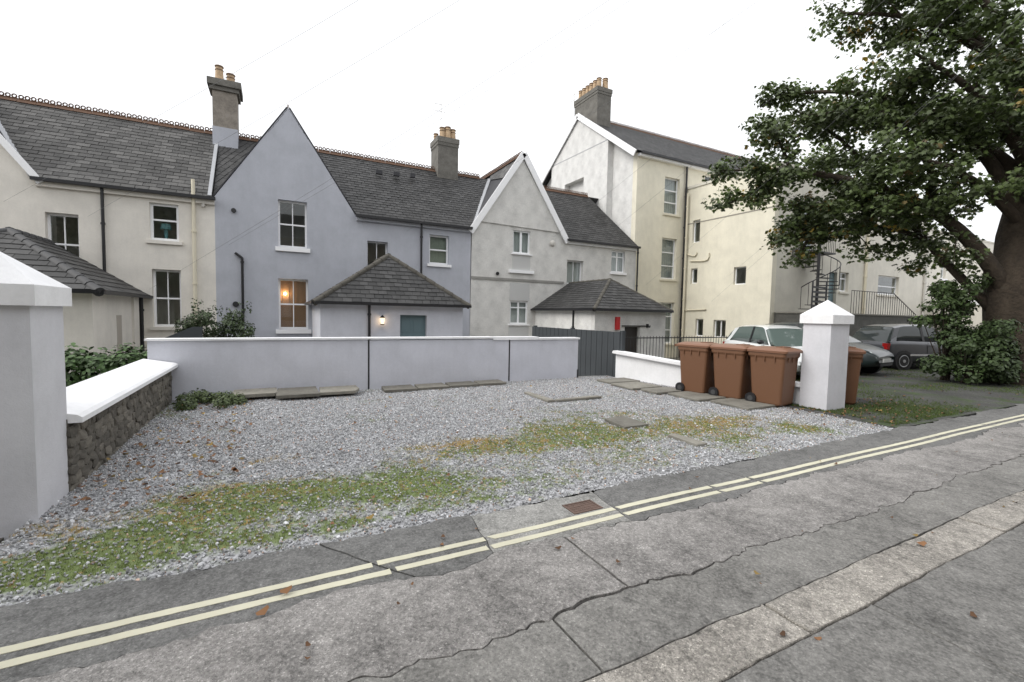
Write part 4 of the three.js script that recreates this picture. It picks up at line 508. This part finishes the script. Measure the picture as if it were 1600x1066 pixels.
// ---------- cars ----------
function car(label, x, z, ry, paintMat, o = {}) {
  const t = new THREE.Group(); t.name = numbered('parked_car'); ORG.set(t, V(0, 0, 0)); scene.add(t); tag(t, label, 'car', 'cars parked in the yard');
  const L = 3.75, hw = 0.82, B = 0.2;
  // lower body: stations from tail (-x) to nose (+x): [x, bottom, shoulder height, top height, half width]
  const st = [[-1.84, .42, .62, .68, .62], [-1.80, .32, .72, .86, .72], [-1.68, .26, .78, .93, .78], [-1.2, .22, .8, .95, .82], [-.4, .2, .8, .93, .825], [.5, .2, .78, .92, .825], [.85, .2, .77, .92, .82], [1.3, .22, .72, .84, .79], [1.65, .26, .65, .73, .73], [1.82, .32, .58, .64, .64], [1.88, .40, .52, .56, .55]];
  const ring = ([sx, b, s, tp, w]) => { const p = [[-w * .86, b], [-w * .98, b + .1], [-w, (b + s) / 2], [-w * .985, s], [-w * .93, tp - .02], [-w * .8, tp], [0, tp + .025], [w * .8, tp], [w * .93, tp - .02], [w * .985, s], [w, (b + s) / 2], [w * .98, b + .1], [w * .86, b], [0, b]]; return p.map(([zz, y]) => V(sx, y, zz)); };
  const smooth = (g) => { const q = g; q.deleteAttribute('normal'); q.deleteAttribute('uv'); return q; };
  const toon = (secs) => { const n = secs[0].length, pos = [], idx = []; secs.forEach((s) => s.forEach((p) => pos.push(p.x, p.y, p.z))); for (let i = 0; i + 1 < secs.length; i++) for (let k = 0; k < n; k++) { const a = i * n + k, b = i * n + (k + 1) % n, c = a + n, d = b + n; idx.push(a, d, b, a, c, d); } for (const i of [0, secs.length - 1]) { const c = secs[i].reduce((p, q) => p.clone().add(q), V(0, 0, 0)).divideScalar(n); pos.push(c.x, c.y, c.z); const ci = pos.length / 3 - 1; for (let k = 0; k < n; k++) idx.push(ci, i * n + k, i * n + (k + 1) % n); } const g = new THREE.BufferGeometry(); g.setAttribute('position', new THREE.Float32BufferAttribute(pos, 3)); g.setIndex(idx); g.computeVertexNormals(); return g; };
  M(t, 'body', toon(st.map(ring)), paintMat);
  // cabin
  const glass = new THREE.MeshStandardMaterial({ color: o.glass || C3(0.025, 0.032, 0.03), roughness: 0.04, side: THREE.DoubleSide });
  const cab = [[-1.74, .9, .905, .70], [-1.55, .92, 1.2, .69], [-1.38, .93, 1.38, .66], [-1.0, .93, 1.45, .64], [-.3, .93, 1.475, .635], [.1, .93, 1.455, .63], [.32, .92, 1.38, .64], [.75, .92, 1.08, .68], [1.02, .91, .915, .7]];
  const cr = ([sx, b, tp, w]) => { const k = Math.min(1, (tp - b) / .5), wt = w - .1 * k; return [[-w - .04, b - .02], [-w + .02, b + (tp - b) * .35], [-wt, tp - .045 * k], [-wt + .08, tp], [0, tp + .02 * k], [wt - .08, tp], [wt, tp - .045 * k], [w - .02, b + (tp - b) * .35], [w + .04, b - .02]].map(([zz, y]) => V(sx, y, zz)); };
  M(t, 'cabin_glass', toon(cab.map(cr)), glass);
  const off = (s, k) => s.map((p) => V(p.x, p.y + .006 * k, p.z * (1 + .012 * k)));
  const roofSecs = cab.slice(2, 7).map(cr).map((s) => off([s[2], s[3], s[4], s[5], s[6]], 1)); { const n = 5, pos = [], idx = []; roofSecs.forEach((s) => s.forEach((p) => pos.push(p.x, p.y, p.z))); for (let i = 0; i < roofSecs.length - 1; i++) for (let k = 0; k < n - 1; k++) { const a = i * n + k; idx.push(a, a + 1, a + n + 1, a, a + n + 1, a + n); } const g = new THREE.BufferGeometry(); g.setAttribute('position', new THREE.Float32BufferAttribute(pos, 3)); g.setIndex(idx); g.computeVertexNormals(); M(t, 'roof', g, paintMat); }
  const C = cab.map(cr), at = (sx, k) => { for (let i = 0; i + 1 < C.length; i++) if (sx <= C[i + 1][0].x) { const f = (sx - C[i][0].x) / (C[i + 1][0].x - C[i][0].x); return C[i][k].clone().lerp(C[i + 1][k], f); } return C[C.length - 1][k].clone(); };
  for (const s of [0, 1]) { const K = s ? [8, 7, 6] : [0, 1, 2], strip = (xa, xb, xc, xd) => { const P = [], push = (xl, xh, k) => { const a = at(xl, K[k]), b = at(xh, K[k]); for (const p of [a, b]) { p.z += (s ? 1 : -1) * .008; p.y += .003; P.push(p); } }; push(xa, xb, 0); push((xa * .65 + xc * .35), (xb * .65 + xd * .35), 1); push(xc, xd, 2); const tri = [P[0], P[1], P[3], P[0], P[3], P[2], P[2], P[3], P[5], P[2], P[5], P[4]]; const g = new THREE.BufferGeometry().setFromPoints(tri); g.computeVertexNormals(); return g; };
    M(t, 'side_pillar', [strip(.80, .90, .22, .30), strip(-1.72, -1.45, -1.38, -1.16)], paintMat); M(t, 'door_pillar', strip(-.36, -.26, -.36, -.27), MAT.black);
    const sg = s ? 1 : -1; M(t, 'door_seam', [bx(-.33, .32, sg * .822, -.318, .9, sg * .829), bx(.68, .34, sg * .822, .692, .9, sg * .829)], MAT.black); M(t, 'side_trim', bx(-1.0, .46, sg * .82, .75, .52, sg * .838), o.trim || MAT.black); M(t, 'door_handle', bx(-.25, .78, sg * .82, -.1, .805, sg * .84), paintMat);
    const m = sub('mirror', t); M(m, 'mirror_shell', new THREE.SphereGeometry(.09, 12, 8).scale(.7, .75, 1.1).translate(.62, .99, sg * .87), MAT.black);
    for (const wx of [-1.22, 1.2]) { const w = sub('wheel', t); M(w, 'wheel_arch', new THREE.CylinderGeometry(.335, .335, .2, 24).rotateX(Math.PI / 2).translate(wx, .3, sg * .728), MAT.black); M(w, 'tyre', new THREE.TorusGeometry(.235, .065, 10, 26).translate(wx, .29, sg * .775), mat(0.015, 0.015, 0.015, 0.9)); const sp = [new THREE.CylinderGeometry(.05, .05, .05, 12).rotateX(Math.PI / 2).translate(wx, .29, sg * .82), new THREE.TorusGeometry(.185, .018, 8, 24).translate(wx, .29, sg * .815)]; for (let k = 0; k < 5; k++) sp.push(new THREE.BoxGeometry(.045, .17, .02).translate(0, .1, 0).rotateZ(k * Math.PI * .4).translate(wx, .29, sg * .815)); M(w, 'rim', sp, mat(0.55, 0.56, 0.58, 0.3, { metalness: 0.8 })); }
    M(t, 'headlight', new THREE.SphereGeometry(.15, 14, 10).scale(1.1, .6, .75).translate(1.6, .63, sg * .58), new THREE.MeshStandardMaterial({ color: C3(.5, .53, .54), roughness: .08 })); M(t, 'tail_light', bx(-1.82, .66, sg * .58, -1.7, .86, sg * .75), mat(0.35, 0.01, 0.01, 0.2));
  }
  M(t, 'number_plate', [bx(1.875, .4, -.26, 1.9, .51, .26)], mat(0.72, 0.72, 0.70, 0.4)); M(t, 'rear_plate', bx(-1.86, .5, -.26, -1.838, .61, .26), mat(0.65, 0.5, 0.08, 0.4)); M(t, 'grille', bx(1.84, .3, -.4, 1.885, .38, .4), MAT.black);
  t.position.set(x, 0, z); t.rotation.y = ry; t.scale.y = o.sy || 1;
}
const metal = (r, g, b) => new THREE.MeshPhysicalMaterial({ color: C3(r, g, b), roughness: 0.32, metalness: 0.3, clearcoat: 0.6, clearcoatRoughness: 0.06, side: THREE.DoubleSide });
car('white hatchback parked behind the wheelie bins', 12.9, -8.1, -2.04, new THREE.MeshPhysicalMaterial({ color: C3(.72, .74, .74), roughness: .3, clearcoat: 1, clearcoatRoughness: .06, side: THREE.DoubleSide }), { glass: C3(.1, .13, .12), sy: .94 });
car('very dark green hatchback facing the road beside the lone wheelie bin', 15.3, -8.4, -1.5, new THREE.MeshPhysicalMaterial({ color: C3(.012, .02, .021), roughness: .35, clearcoat: .35, clearcoatRoughness: .1, side: THREE.DoubleSide }));
car('dark silver hatchback parked sideways near the big tree trunk', 19.5, -7.6, -0.3, metal(.06, .063, .072), { glass: C3(.05, .06, .06), trim: mat(.6, .6, .62, .25, { metalness: .8 }) });
console.log('cars ready');
// ---------- tree ----------
const leafGeo = (() => { const o = [[0, 0], [.16, .1], [.5, .05], [.36, .3], [.62, .48], [.34, .55], [.22, .8], [.1, .72], [0, 1.05]], pts = [...o, ...o.slice(1, -1).reverse().map(([x, y]) => [-x, y])]; const g = new THREE.ShapeGeometry(new THREE.Shape(pts.map((p) => new THREE.Vector2(...p)))), p = g.attributes.position; for (let i = 0; i < p.count; i++) p.setZ(i, -Math.abs(p.getX(i)) * .35 - p.getY(i) * p.getY(i) * .18); g.computeVertexNormals(); return g.toNonIndexed(); })();
const leafSmall = (() => { const g = new THREE.ShapeGeometry(new THREE.Shape([[0, 0], [.3, .35], [.22, .75], [0, 1], [-.22, .75], [-.3, .35]].map((p) => new THREE.Vector2(...p)))), p = g.attributes.position; for (let i = 0; i < p.count; i++) p.setZ(i, Math.abs(p.getX(i)) * .3); g.computeVertexNormals(); return g.toNonIndexed(); })();
const leafMat = new THREE.MeshPhysicalMaterial({ color: 0xffffff, roughness: 0.62, side: THREE.DoubleSide, transmission: 0.4, thickness: 0 });
const leafMat2 = mat(1, 1, 1, 0.6);
{ const t = thing('sycamore_tree', 'big broad-leaved tree with thick dark trunk and low spreading limbs', 'tree', [17.3, 0, -4.6]); const R = RNG(21), r2 = (a, b) => a + (b - a) * R();
  const trunkPts = [[17.35, -0.2, -4.6], [17.3, .6, -4.6], [17.25, 1.6, -4.6], [17.3, 2.8, -4.6], [17.45, 4.4, -4.55], [17.6, 6.5, -4.5], [17.9, 9.5, -4.3], [18, 12.5, -4.2]];
  for (const q of trunkPts) q[0] += 0.22;
  const tg = tube(trunkPts, 1, 18); { const p = tg.attributes.position, n = 28; const c = new THREE.CatmullRomCurve3(trunkPts.map((q) => V(...q))); for (let i = 0; i <= n; i++) { const q = c.getPointAt(i / n), y = q.y, rad = 0.8 * (y < 0.7 ? .74 + (0.7 - y) * .3 : y < 3.4 ? .74 - (y - .7) * .02 + .16 * Math.exp(-(((y - 2.6) / .8) ** 2)) : .66 - (y - 3.4) * .065); for (let k = 0; k <= 18; k++) { const id = i * 19 + k, a = k / 18 * 6.2832, f = rad * (1 + .07 * Math.sin(a * 3 + y * 1.3) + .05 * Math.sin(a * 7 - y * 3) + .03 * (vnoise((k % 18) * 1.3 + 50, i * 1.7 + 50, 1 << 20, 3) - .5)); p.setXYZ(id, q.x + (p.getX(id) - q.x) * f, q.y + (p.getY(id) - q.y) * f, q.z + (p.getZ(id) - q.z) * f); } } tg.computeVertexNormals(); }
  M(t, 'trunk', tg, MAT.bark);
  const limbs = [ // [points, r0, r1]
    [[[17.4, 1.9, -4.6], [16.55, 3.3, -5.0], [15.85, 4.6, -5.9], [14.8, 5.5, -7.2], [13.7, 6.0, -8.5], [12.7, 6.2, -9.8]], .21, .03],
    [[[17.4, 1.5, -4.7], [16.75, 2.8, -5.5], [16.5, 4.0, -6.3], [16.2, 5.6, -7.2], [15.6, 7.2, -8.2], [14.9, 8.3, -9.2]], .13, .03],
    [[[17.65, 4.0, -4.55], [16.7, 6.2, -5.3], [15.6, 7.6, -6.5], [14.5, 8.2, -7.8], [13.5, 8.3, -8.9]], .18, .03],
    [[[17.6, 6.2, -4.5], [16.9, 8.6, -5.2], [15.9, 10.4, -6.4], [15.0, 11.6, -7.4]], .15, .03],
    [[[17.5, 5.2, -4.5], [17.4, 6.8, -5.8], [17.3, 8.0, -7.5], [17.0, 8.8, -9.3]], .2, .03],
    [[[17.5, 4.6, -4.5], [16.2, 6.4, -4.0], [14.9, 7.8, -3.6], [13.8, 8.8, -3.2]], .2, .03],
    [[[17.6, 5.6, -4.4], [18.9, 7.4, -5.2], [20.4, 8.6, -6.2], [21.8, 9.2, -7.0]], .22, .03],
    [[[17.7, 6.8, -4.4], [18.8, 8.6, -3.2], [20.0, 9.8, -1.8]], .2, .03],
    [[[17.6, 5.0, -4.4], [17.8, 6.8, -2.8], [18.0, 8.2, -0.8]], .2, .03],
    [[[16.9, 8.6, -5.2], [15.6, 9.8, -6.4], [14.5, 10.4, -7.8]], .12, .03], [[[17.9, 9.5, -4.3], [17.4, 11.3, -5.0], [16.8, 12.8, -5.8]], .16, .03], [[[18, 11.5, -4.2], [18.6, 13, -4.6], [19.4, 14.4, -5]], .13, .03],
    [[[14.8, 5.5, -7.2], [14.8, 4.9, -7.9], [14.8, 4.1, -8.5], [14.75, 3.4, -8.8]], .07, .02], [[[14.8, 5.0, -7.8], [14.4, 4.3, -8.5], [14.0, 3.9, -9.0]], .05, .015], [[[17.4, 4.2, -4.6], [16.4, 5.0, -5.0], [15.3, 5.5, -5.4], [14.3, 5.8, -5.9]], .14, .03], [[[17.5, 5.5, -4.5], [16.4, 6.8, -4.9], [15.2, 7.6, -5.3], [14, 8.2, -5.8]], .16, .03], [[[17.6, 7, -4.5], [16.4, 8.6, -4.8], [15, 9.8, -5.2], [13.8, 10.6, -5.8]], .16, .03], [[[17.5, 5, -4.5], [16.8, 5.6, -4.0], [15.8, 6.0, -3.7], [14.8, 6.2, -3.5]], .14, .03], [[[15.85, 4.6, -5.9], [15.3, 4.9, -6.9], [14.7, 4.9, -7.7], [14.2, 4.7, -8.4]], .08, .02],
    [[[15.85, 4.6, -5.9], [15.6, 5.6, -5.9], [15.1, 6.5, -6.2], [14.5, 7.2, -6.6]], .1, .02], [[[13.7, 6.0, -8.5], [13.2, 6.8, -8.6], [12.9, 7.4, -9.0]], .06, .02], [[[13.7, 6.0, -8.5], [13.2, 5.5, -9.2], [12.7, 5.15, -9.9]], .05, .015],
    [[[16.5, 4.0, -6.3], [16.2, 4.4, -7.2], [15.7, 4.5, -8.2], [15.3, 4.5, -9.2]], .07, .02], [[[15.6, 7.8, -6.5], [14.6, 7.6, -7.4], [13.6, 7.4, -8.4]], .08, .02],
  ];
  const skinny = [], clumps = [];
  limbs.forEach(([pts, a, b], li) => { M(t, 'limb', tube(pts, a, 9, b), MAT.bark); const c = new THREE.CatmullRomCurve3(pts.map((q) => V(...q))), L = c.getLength(); const low = L < 2.9;
    for (let s = low ? .3 : L * .28; s < L; s += low ? .2 : .2) { const p = c.getPointAt(Math.min(1, s / L)), out = V(p.x - 17.4, 0, p.z + 4.6).normalize(); const d = V(r2(-1, 1), r2(-.45, .6), r2(-1, 1)).normalize().add(out.multiplyScalar(.5)).normalize(), len = (low ? r2(.3, .75) : r2(.6, 1.7)) * (.65 + .35 * (1 - s / L));
      const e = p.clone().addScaledVector(d, len); e.y -= .12 * len * len; const mid = p.clone().lerp(e, .5); mid.y += .1 * len; skinny.push(tube([p, mid, e], .022, 5, .006));
      const n = Math.round(2 + len * 2.6); for (let k = 0; k < n; k++) { const q = p.clone().lerp(e, .35 + .65 * (k + R()) / n); q.x += r2(-.28, .28); q.y += r2(-.18, .18); q.z += r2(-.28, .28); clumps.push(q); } }
    clumps.push(c.getPointAt(1)); });
  M(t, 'twigs', skinny, MAT.bark).userData.kind = 'stuff';
  const list = [], up = V(0, 0, 1), q = new THREE.Quaternion(), q2 = new THREE.Quaternion(); for (const c of clumps) { const n = 22 + R() * 24, rad = r2(.24, .5), tone = r2(.55, 1.4), ye = R() < .06; for (let k = 0; k < n; k++) { const a = R() * 6.283, rr2 = Math.sqrt(R()) * rad, x = c.x + Math.cos(a) * rr2, z = c.z + Math.sin(a) * rr2, y = c.y + (R() - .6) * rad * .75; const nrm = V(r2(-.8, .8) + Math.cos(a) * .4, r2(.2, 1), r2(-.8, .8) + Math.sin(a) * .4).normalize(); q.setFromUnitVectors(up, nrm); q2.setFromAxisAngle(up, R() * 6.283); const s = r2(.065, .145), g = tone * r2(.8, 1.7); list.push([new THREE.Matrix4().compose(V(x - 17.3, y, z + 4.6), q.clone().multiply(q2), V(s, s, s)), ye && R() < .5 ? C3(.16 * g, .11 * g, .02) : C3(.062 * g, .092 * g, .02 * g)]); } }
  console.log('leaves', list.length); instanced('crown', leafGeo, leafMat, list, t);
}
function backTree(label, x, z, h, seed) { const t = thing('garden_tree', label, 'tree', [x, 0, z], 'garden trees on the near side'), R = RNG(seed), list = [], q = new THREE.Quaternion(), up = V(0, 0, 1); M(t, 'trunk', tube([[x, -.5, z], [x + .1, h * .3, z], [x, h * .75, z]], .22, 10, .06), MAT.bark); const cl = []; for (let k = 0; k < 150; k++) { const a = R() * 6.283, yy = R(), rr2 = Math.sqrt(R()) * 2.7 * Math.sqrt(1 - (yy - .35) ** 2 * 1.6); cl.push([Math.cos(a) * rr2, h * .28 + yy * h * .72, Math.sin(a) * rr2]); } for (let k = 0; k < 10; k++) M(t, 'limb', tube([[x, h * .3 + k * .35, z], [x + cl[k][0] * .5, cl[k][1] - .3, z + cl[k][2] * .5], [x + cl[k][0], cl[k][1], z + cl[k][2]]], .07, 6, .015), MAT.bark); for (const c of cl) for (let k = 0; k < 60; k++) { q.setFromUnitVectors(up, V(R() - .5, R(), R() - .5).normalize()); const s = .12 + .1 * R(), g = .6 + .8 * R(); list.push([new THREE.Matrix4().compose(V(c[0] + (R() - .5) * 1.1, c[1] + (R() - .5) * .8, c[2] + (R() - .5) * 1.1), q, V(s, s, s)), C3(.05 * g, .085 * g, .022 * g)]); } instanced('crown', leafGeo, leafMat2, list, t); }
backTree('leafy garden tree in the next garden beyond the rubble wall', -7.6, -4.6, 8, 61); backTree('leafy garden tree on the pavement side facing the gate pillar', -5.6, 3.4, 9, 63);
function leafCloud(name, label, category, at, ells, n, s0, s1, col, seed, stems) { // leafy plant: ells = [x,y,z,rx,ry,rz]
  const t = thing(name, label, category, at), R = RNG(seed), list = [], q = new THREE.Quaternion(), q2 = new THREE.Quaternion(), up = V(0, 0, 1); const vol = ells.map((e) => e[3] * e[4] * e[5]), tot = vol.reduce((a, b) => a + b);
  ells.forEach((e, i) => { const m = Math.round(n * vol[i] / tot); for (let k = 0; k < m; k++) { const d = V(R() - .5, R() - .5, R() - .5).normalize(), f = Math.cbrt(.25 + .75 * R()) * (.8 + .3 * R()), nrm = d.clone().add(V(R() - .5, R() * .9, R() - .5)).normalize(); q.setFromUnitVectors(up, nrm); q2.setFromAxisAngle(up, R() * 6.3); const s = s0 + (s1 - s0) * R(), g = .6 + .8 * R(); list.push([new THREE.Matrix4().compose(V(e[0] + d.x * e[3] * f - at[0], Math.max(at[1] + .02, e[1] + d.y * e[4] * f) - at[1], e[2] + d.z * e[5] * f - at[2]), q.clone().multiply(q2), V(s, s, s)), C3(col[0] * g, col[1] * g, col[2] * g)]); } });
  instanced('foliage', leafSmall, leafMat2, list, t); const st = []; for (const e of ells.slice(0, stems ?? 6)) st.push(tube([[at[0] + (R() - .5) * .2, at[1], at[2] + (R() - .5) * .2], [(at[0] + e[0]) / 2, (at[1] + e[1]) / 2, (at[2] + e[2]) / 2], [e[0], e[1], e[2]]], .02, 5, .008)); if (st.length) M(t, 'stem', st, MAT.bark); return t;
}
{ const H = []; for (let x = -8; x < -1.95; x += .4) H.push([x, .35 + .05 * Math.sin(x * 5), -10.6, .35, .52, .4]); leafCloud('ivy_hedge', 'clipped green ivy hedge behind the low rubble wall', 'hedge', [-4.5, -.55, -10.6], H, 19000, .06, .12, [.048, .095, .022], 31, 0);
  leafCloud('climbing_ivy', 'tall clump of ivy rising beside the white gate pillar', 'shrub', [-4.1, -.5, -11.3], [[-3.95, 1.1, -11.3, .32, .5, .3], [-4.1, .5, -11.2, .5, .6, .4], [-4.3, 1.3, -11.4, .4, .35, .3]], 2600, .06, .12, [.07, .13, .025], 33);
  const B = []; const R = RNG(8); for (let k = 0; k < 26; k++) B.push([-1.45 + (R() - .5) * 1.5, .3 + R() * 1.0, -15 + (R() - .5) * .7, .26, .24, .24]); for (let k = 0; k < 9; k++) B.push([-1.95 + k * .16, 1.3 + R() * .45, -15 + (R() - .5) * .3, .07, .25, .07]); leafCloud('garden_bush', 'loose dark green bush in front of the lavender house wall', 'shrub', [-1.45, -.55, -15], B, 7500, .045, .085, [.05, .075, .03], 35, 26);
  const Wd = []; for (let k = 0; k < 16; k++) Wd.push([-1.4 + R() * .9, .03 + R() * .08, -9.2 + R() * .9, .16, .1, .16]); leafCloud('corner_weeds', 'low patch of green weeds in the corner of rubble wall and pale wall', 'weeds', [-1.1, 0, -8.8], Wd, 2600, .025, .055, [.06, .085, .025], 37, 0);
  const S = []; for (let k = 0; k < 44; k++) { const a = R(); S.push([16.25 + (R() - .5) * 2.0, .25 + R() * 1.35 * (1 - .3 * a), -4.9 + (R() - .5) * 1.3, .36, .26, .36]); } leafCloud('base_shrub', 'dense leafy undergrowth around the foot of the big tree', 'shrub', [16, 0, -5], S, 11000, .05, .115, [.036, .06, .017], 39, 20);
  const S2 = []; for (let k = 0; k < 22; k++) S2.push([16.1 + (R() - .5) * 1.3, 1.5 + R() * 1.2, -5.45 + (R() - .5) * .9, .32, .16, .3]); leafCloud('sapling', 'young leafy sapling beside the big tree trunk', 'shrub', [16.2, 0, -5.5], S2, 3200, .06, .12, [.042, .07, .018], 41, 22);
  const gd = thing('dark_gate', 'dark slanted timber gate panel behind the pale wall beside the bush', 'gate', [-1.75, 0, -13]); M(gd, 'gate_board', wallXY([[-2.4, -.5], [-1.55, -.5], [-1.55, 1.12], [-1.75, 1.12], [-2.4, .8]], [], -13, .05), MAT.fence);
}
// ---------- pole and wires ----------
{ const p = thing('telegraph_pole', 'wooden telegraph pole on the pavement that carries the overhead wires', 'pole', [7.9, 0, .9]); M(p, 'shaft', cyl(7.9, -.3, 8.3, .9, .14, .1, 14), MAT.bark); M(p, 'crossarm', bx(7.3, 7.9, .85, 8.5, 8.0, .95), MAT.bark);
  const ends = [['cream house upper wall', [-6.4, 4.3, ZF]], ['cream house eaves', [-4.7, 4.1, ZF + .02]], ['cream house pipe', [-3.35, 2.1, ZF + .02]], ['lavender house gable', [-1.3, 3.6, ZF + .02]], ['lavender house eaves', [4.4, 4.6, ZF + .02]], ['grey house gable', [10.9, 5.0, ZF + .02]], ['grey house eaves', [12.8, 4.6, ZF + .02]], ['tall block pipe', [16.6, 3.2, -17.35]], ['cream wing side wall', [19.15, 2.4, -15.5]], ['cream wing corner', [19.15, 3.6, -14.6]], ['tall block chimney', [16, 12.5, -20.7]]];
  ends.forEach(([n, e], i) => { const s = [7.4 + (i % 5) * .24, 8.02, .9], mid = [(s[0] + e[0]) / 2, (s[1] + e[1]) / 2 - .18, (s[2] + e[2]) / 2]; const m = M(null, 'overhead_wire', tube([s, mid, e], .0028, 5), mat(.2, .2, .21, .6)); tag(m, `thin overhead wire running down to the ${n}`, 'wire', 'overhead wires from the pole'); });
}
scene.traverse((o) => { if (o.isMesh) { o.castShadow = true; o.receiveShadow = true; } });
renderer.render(scene, camera);
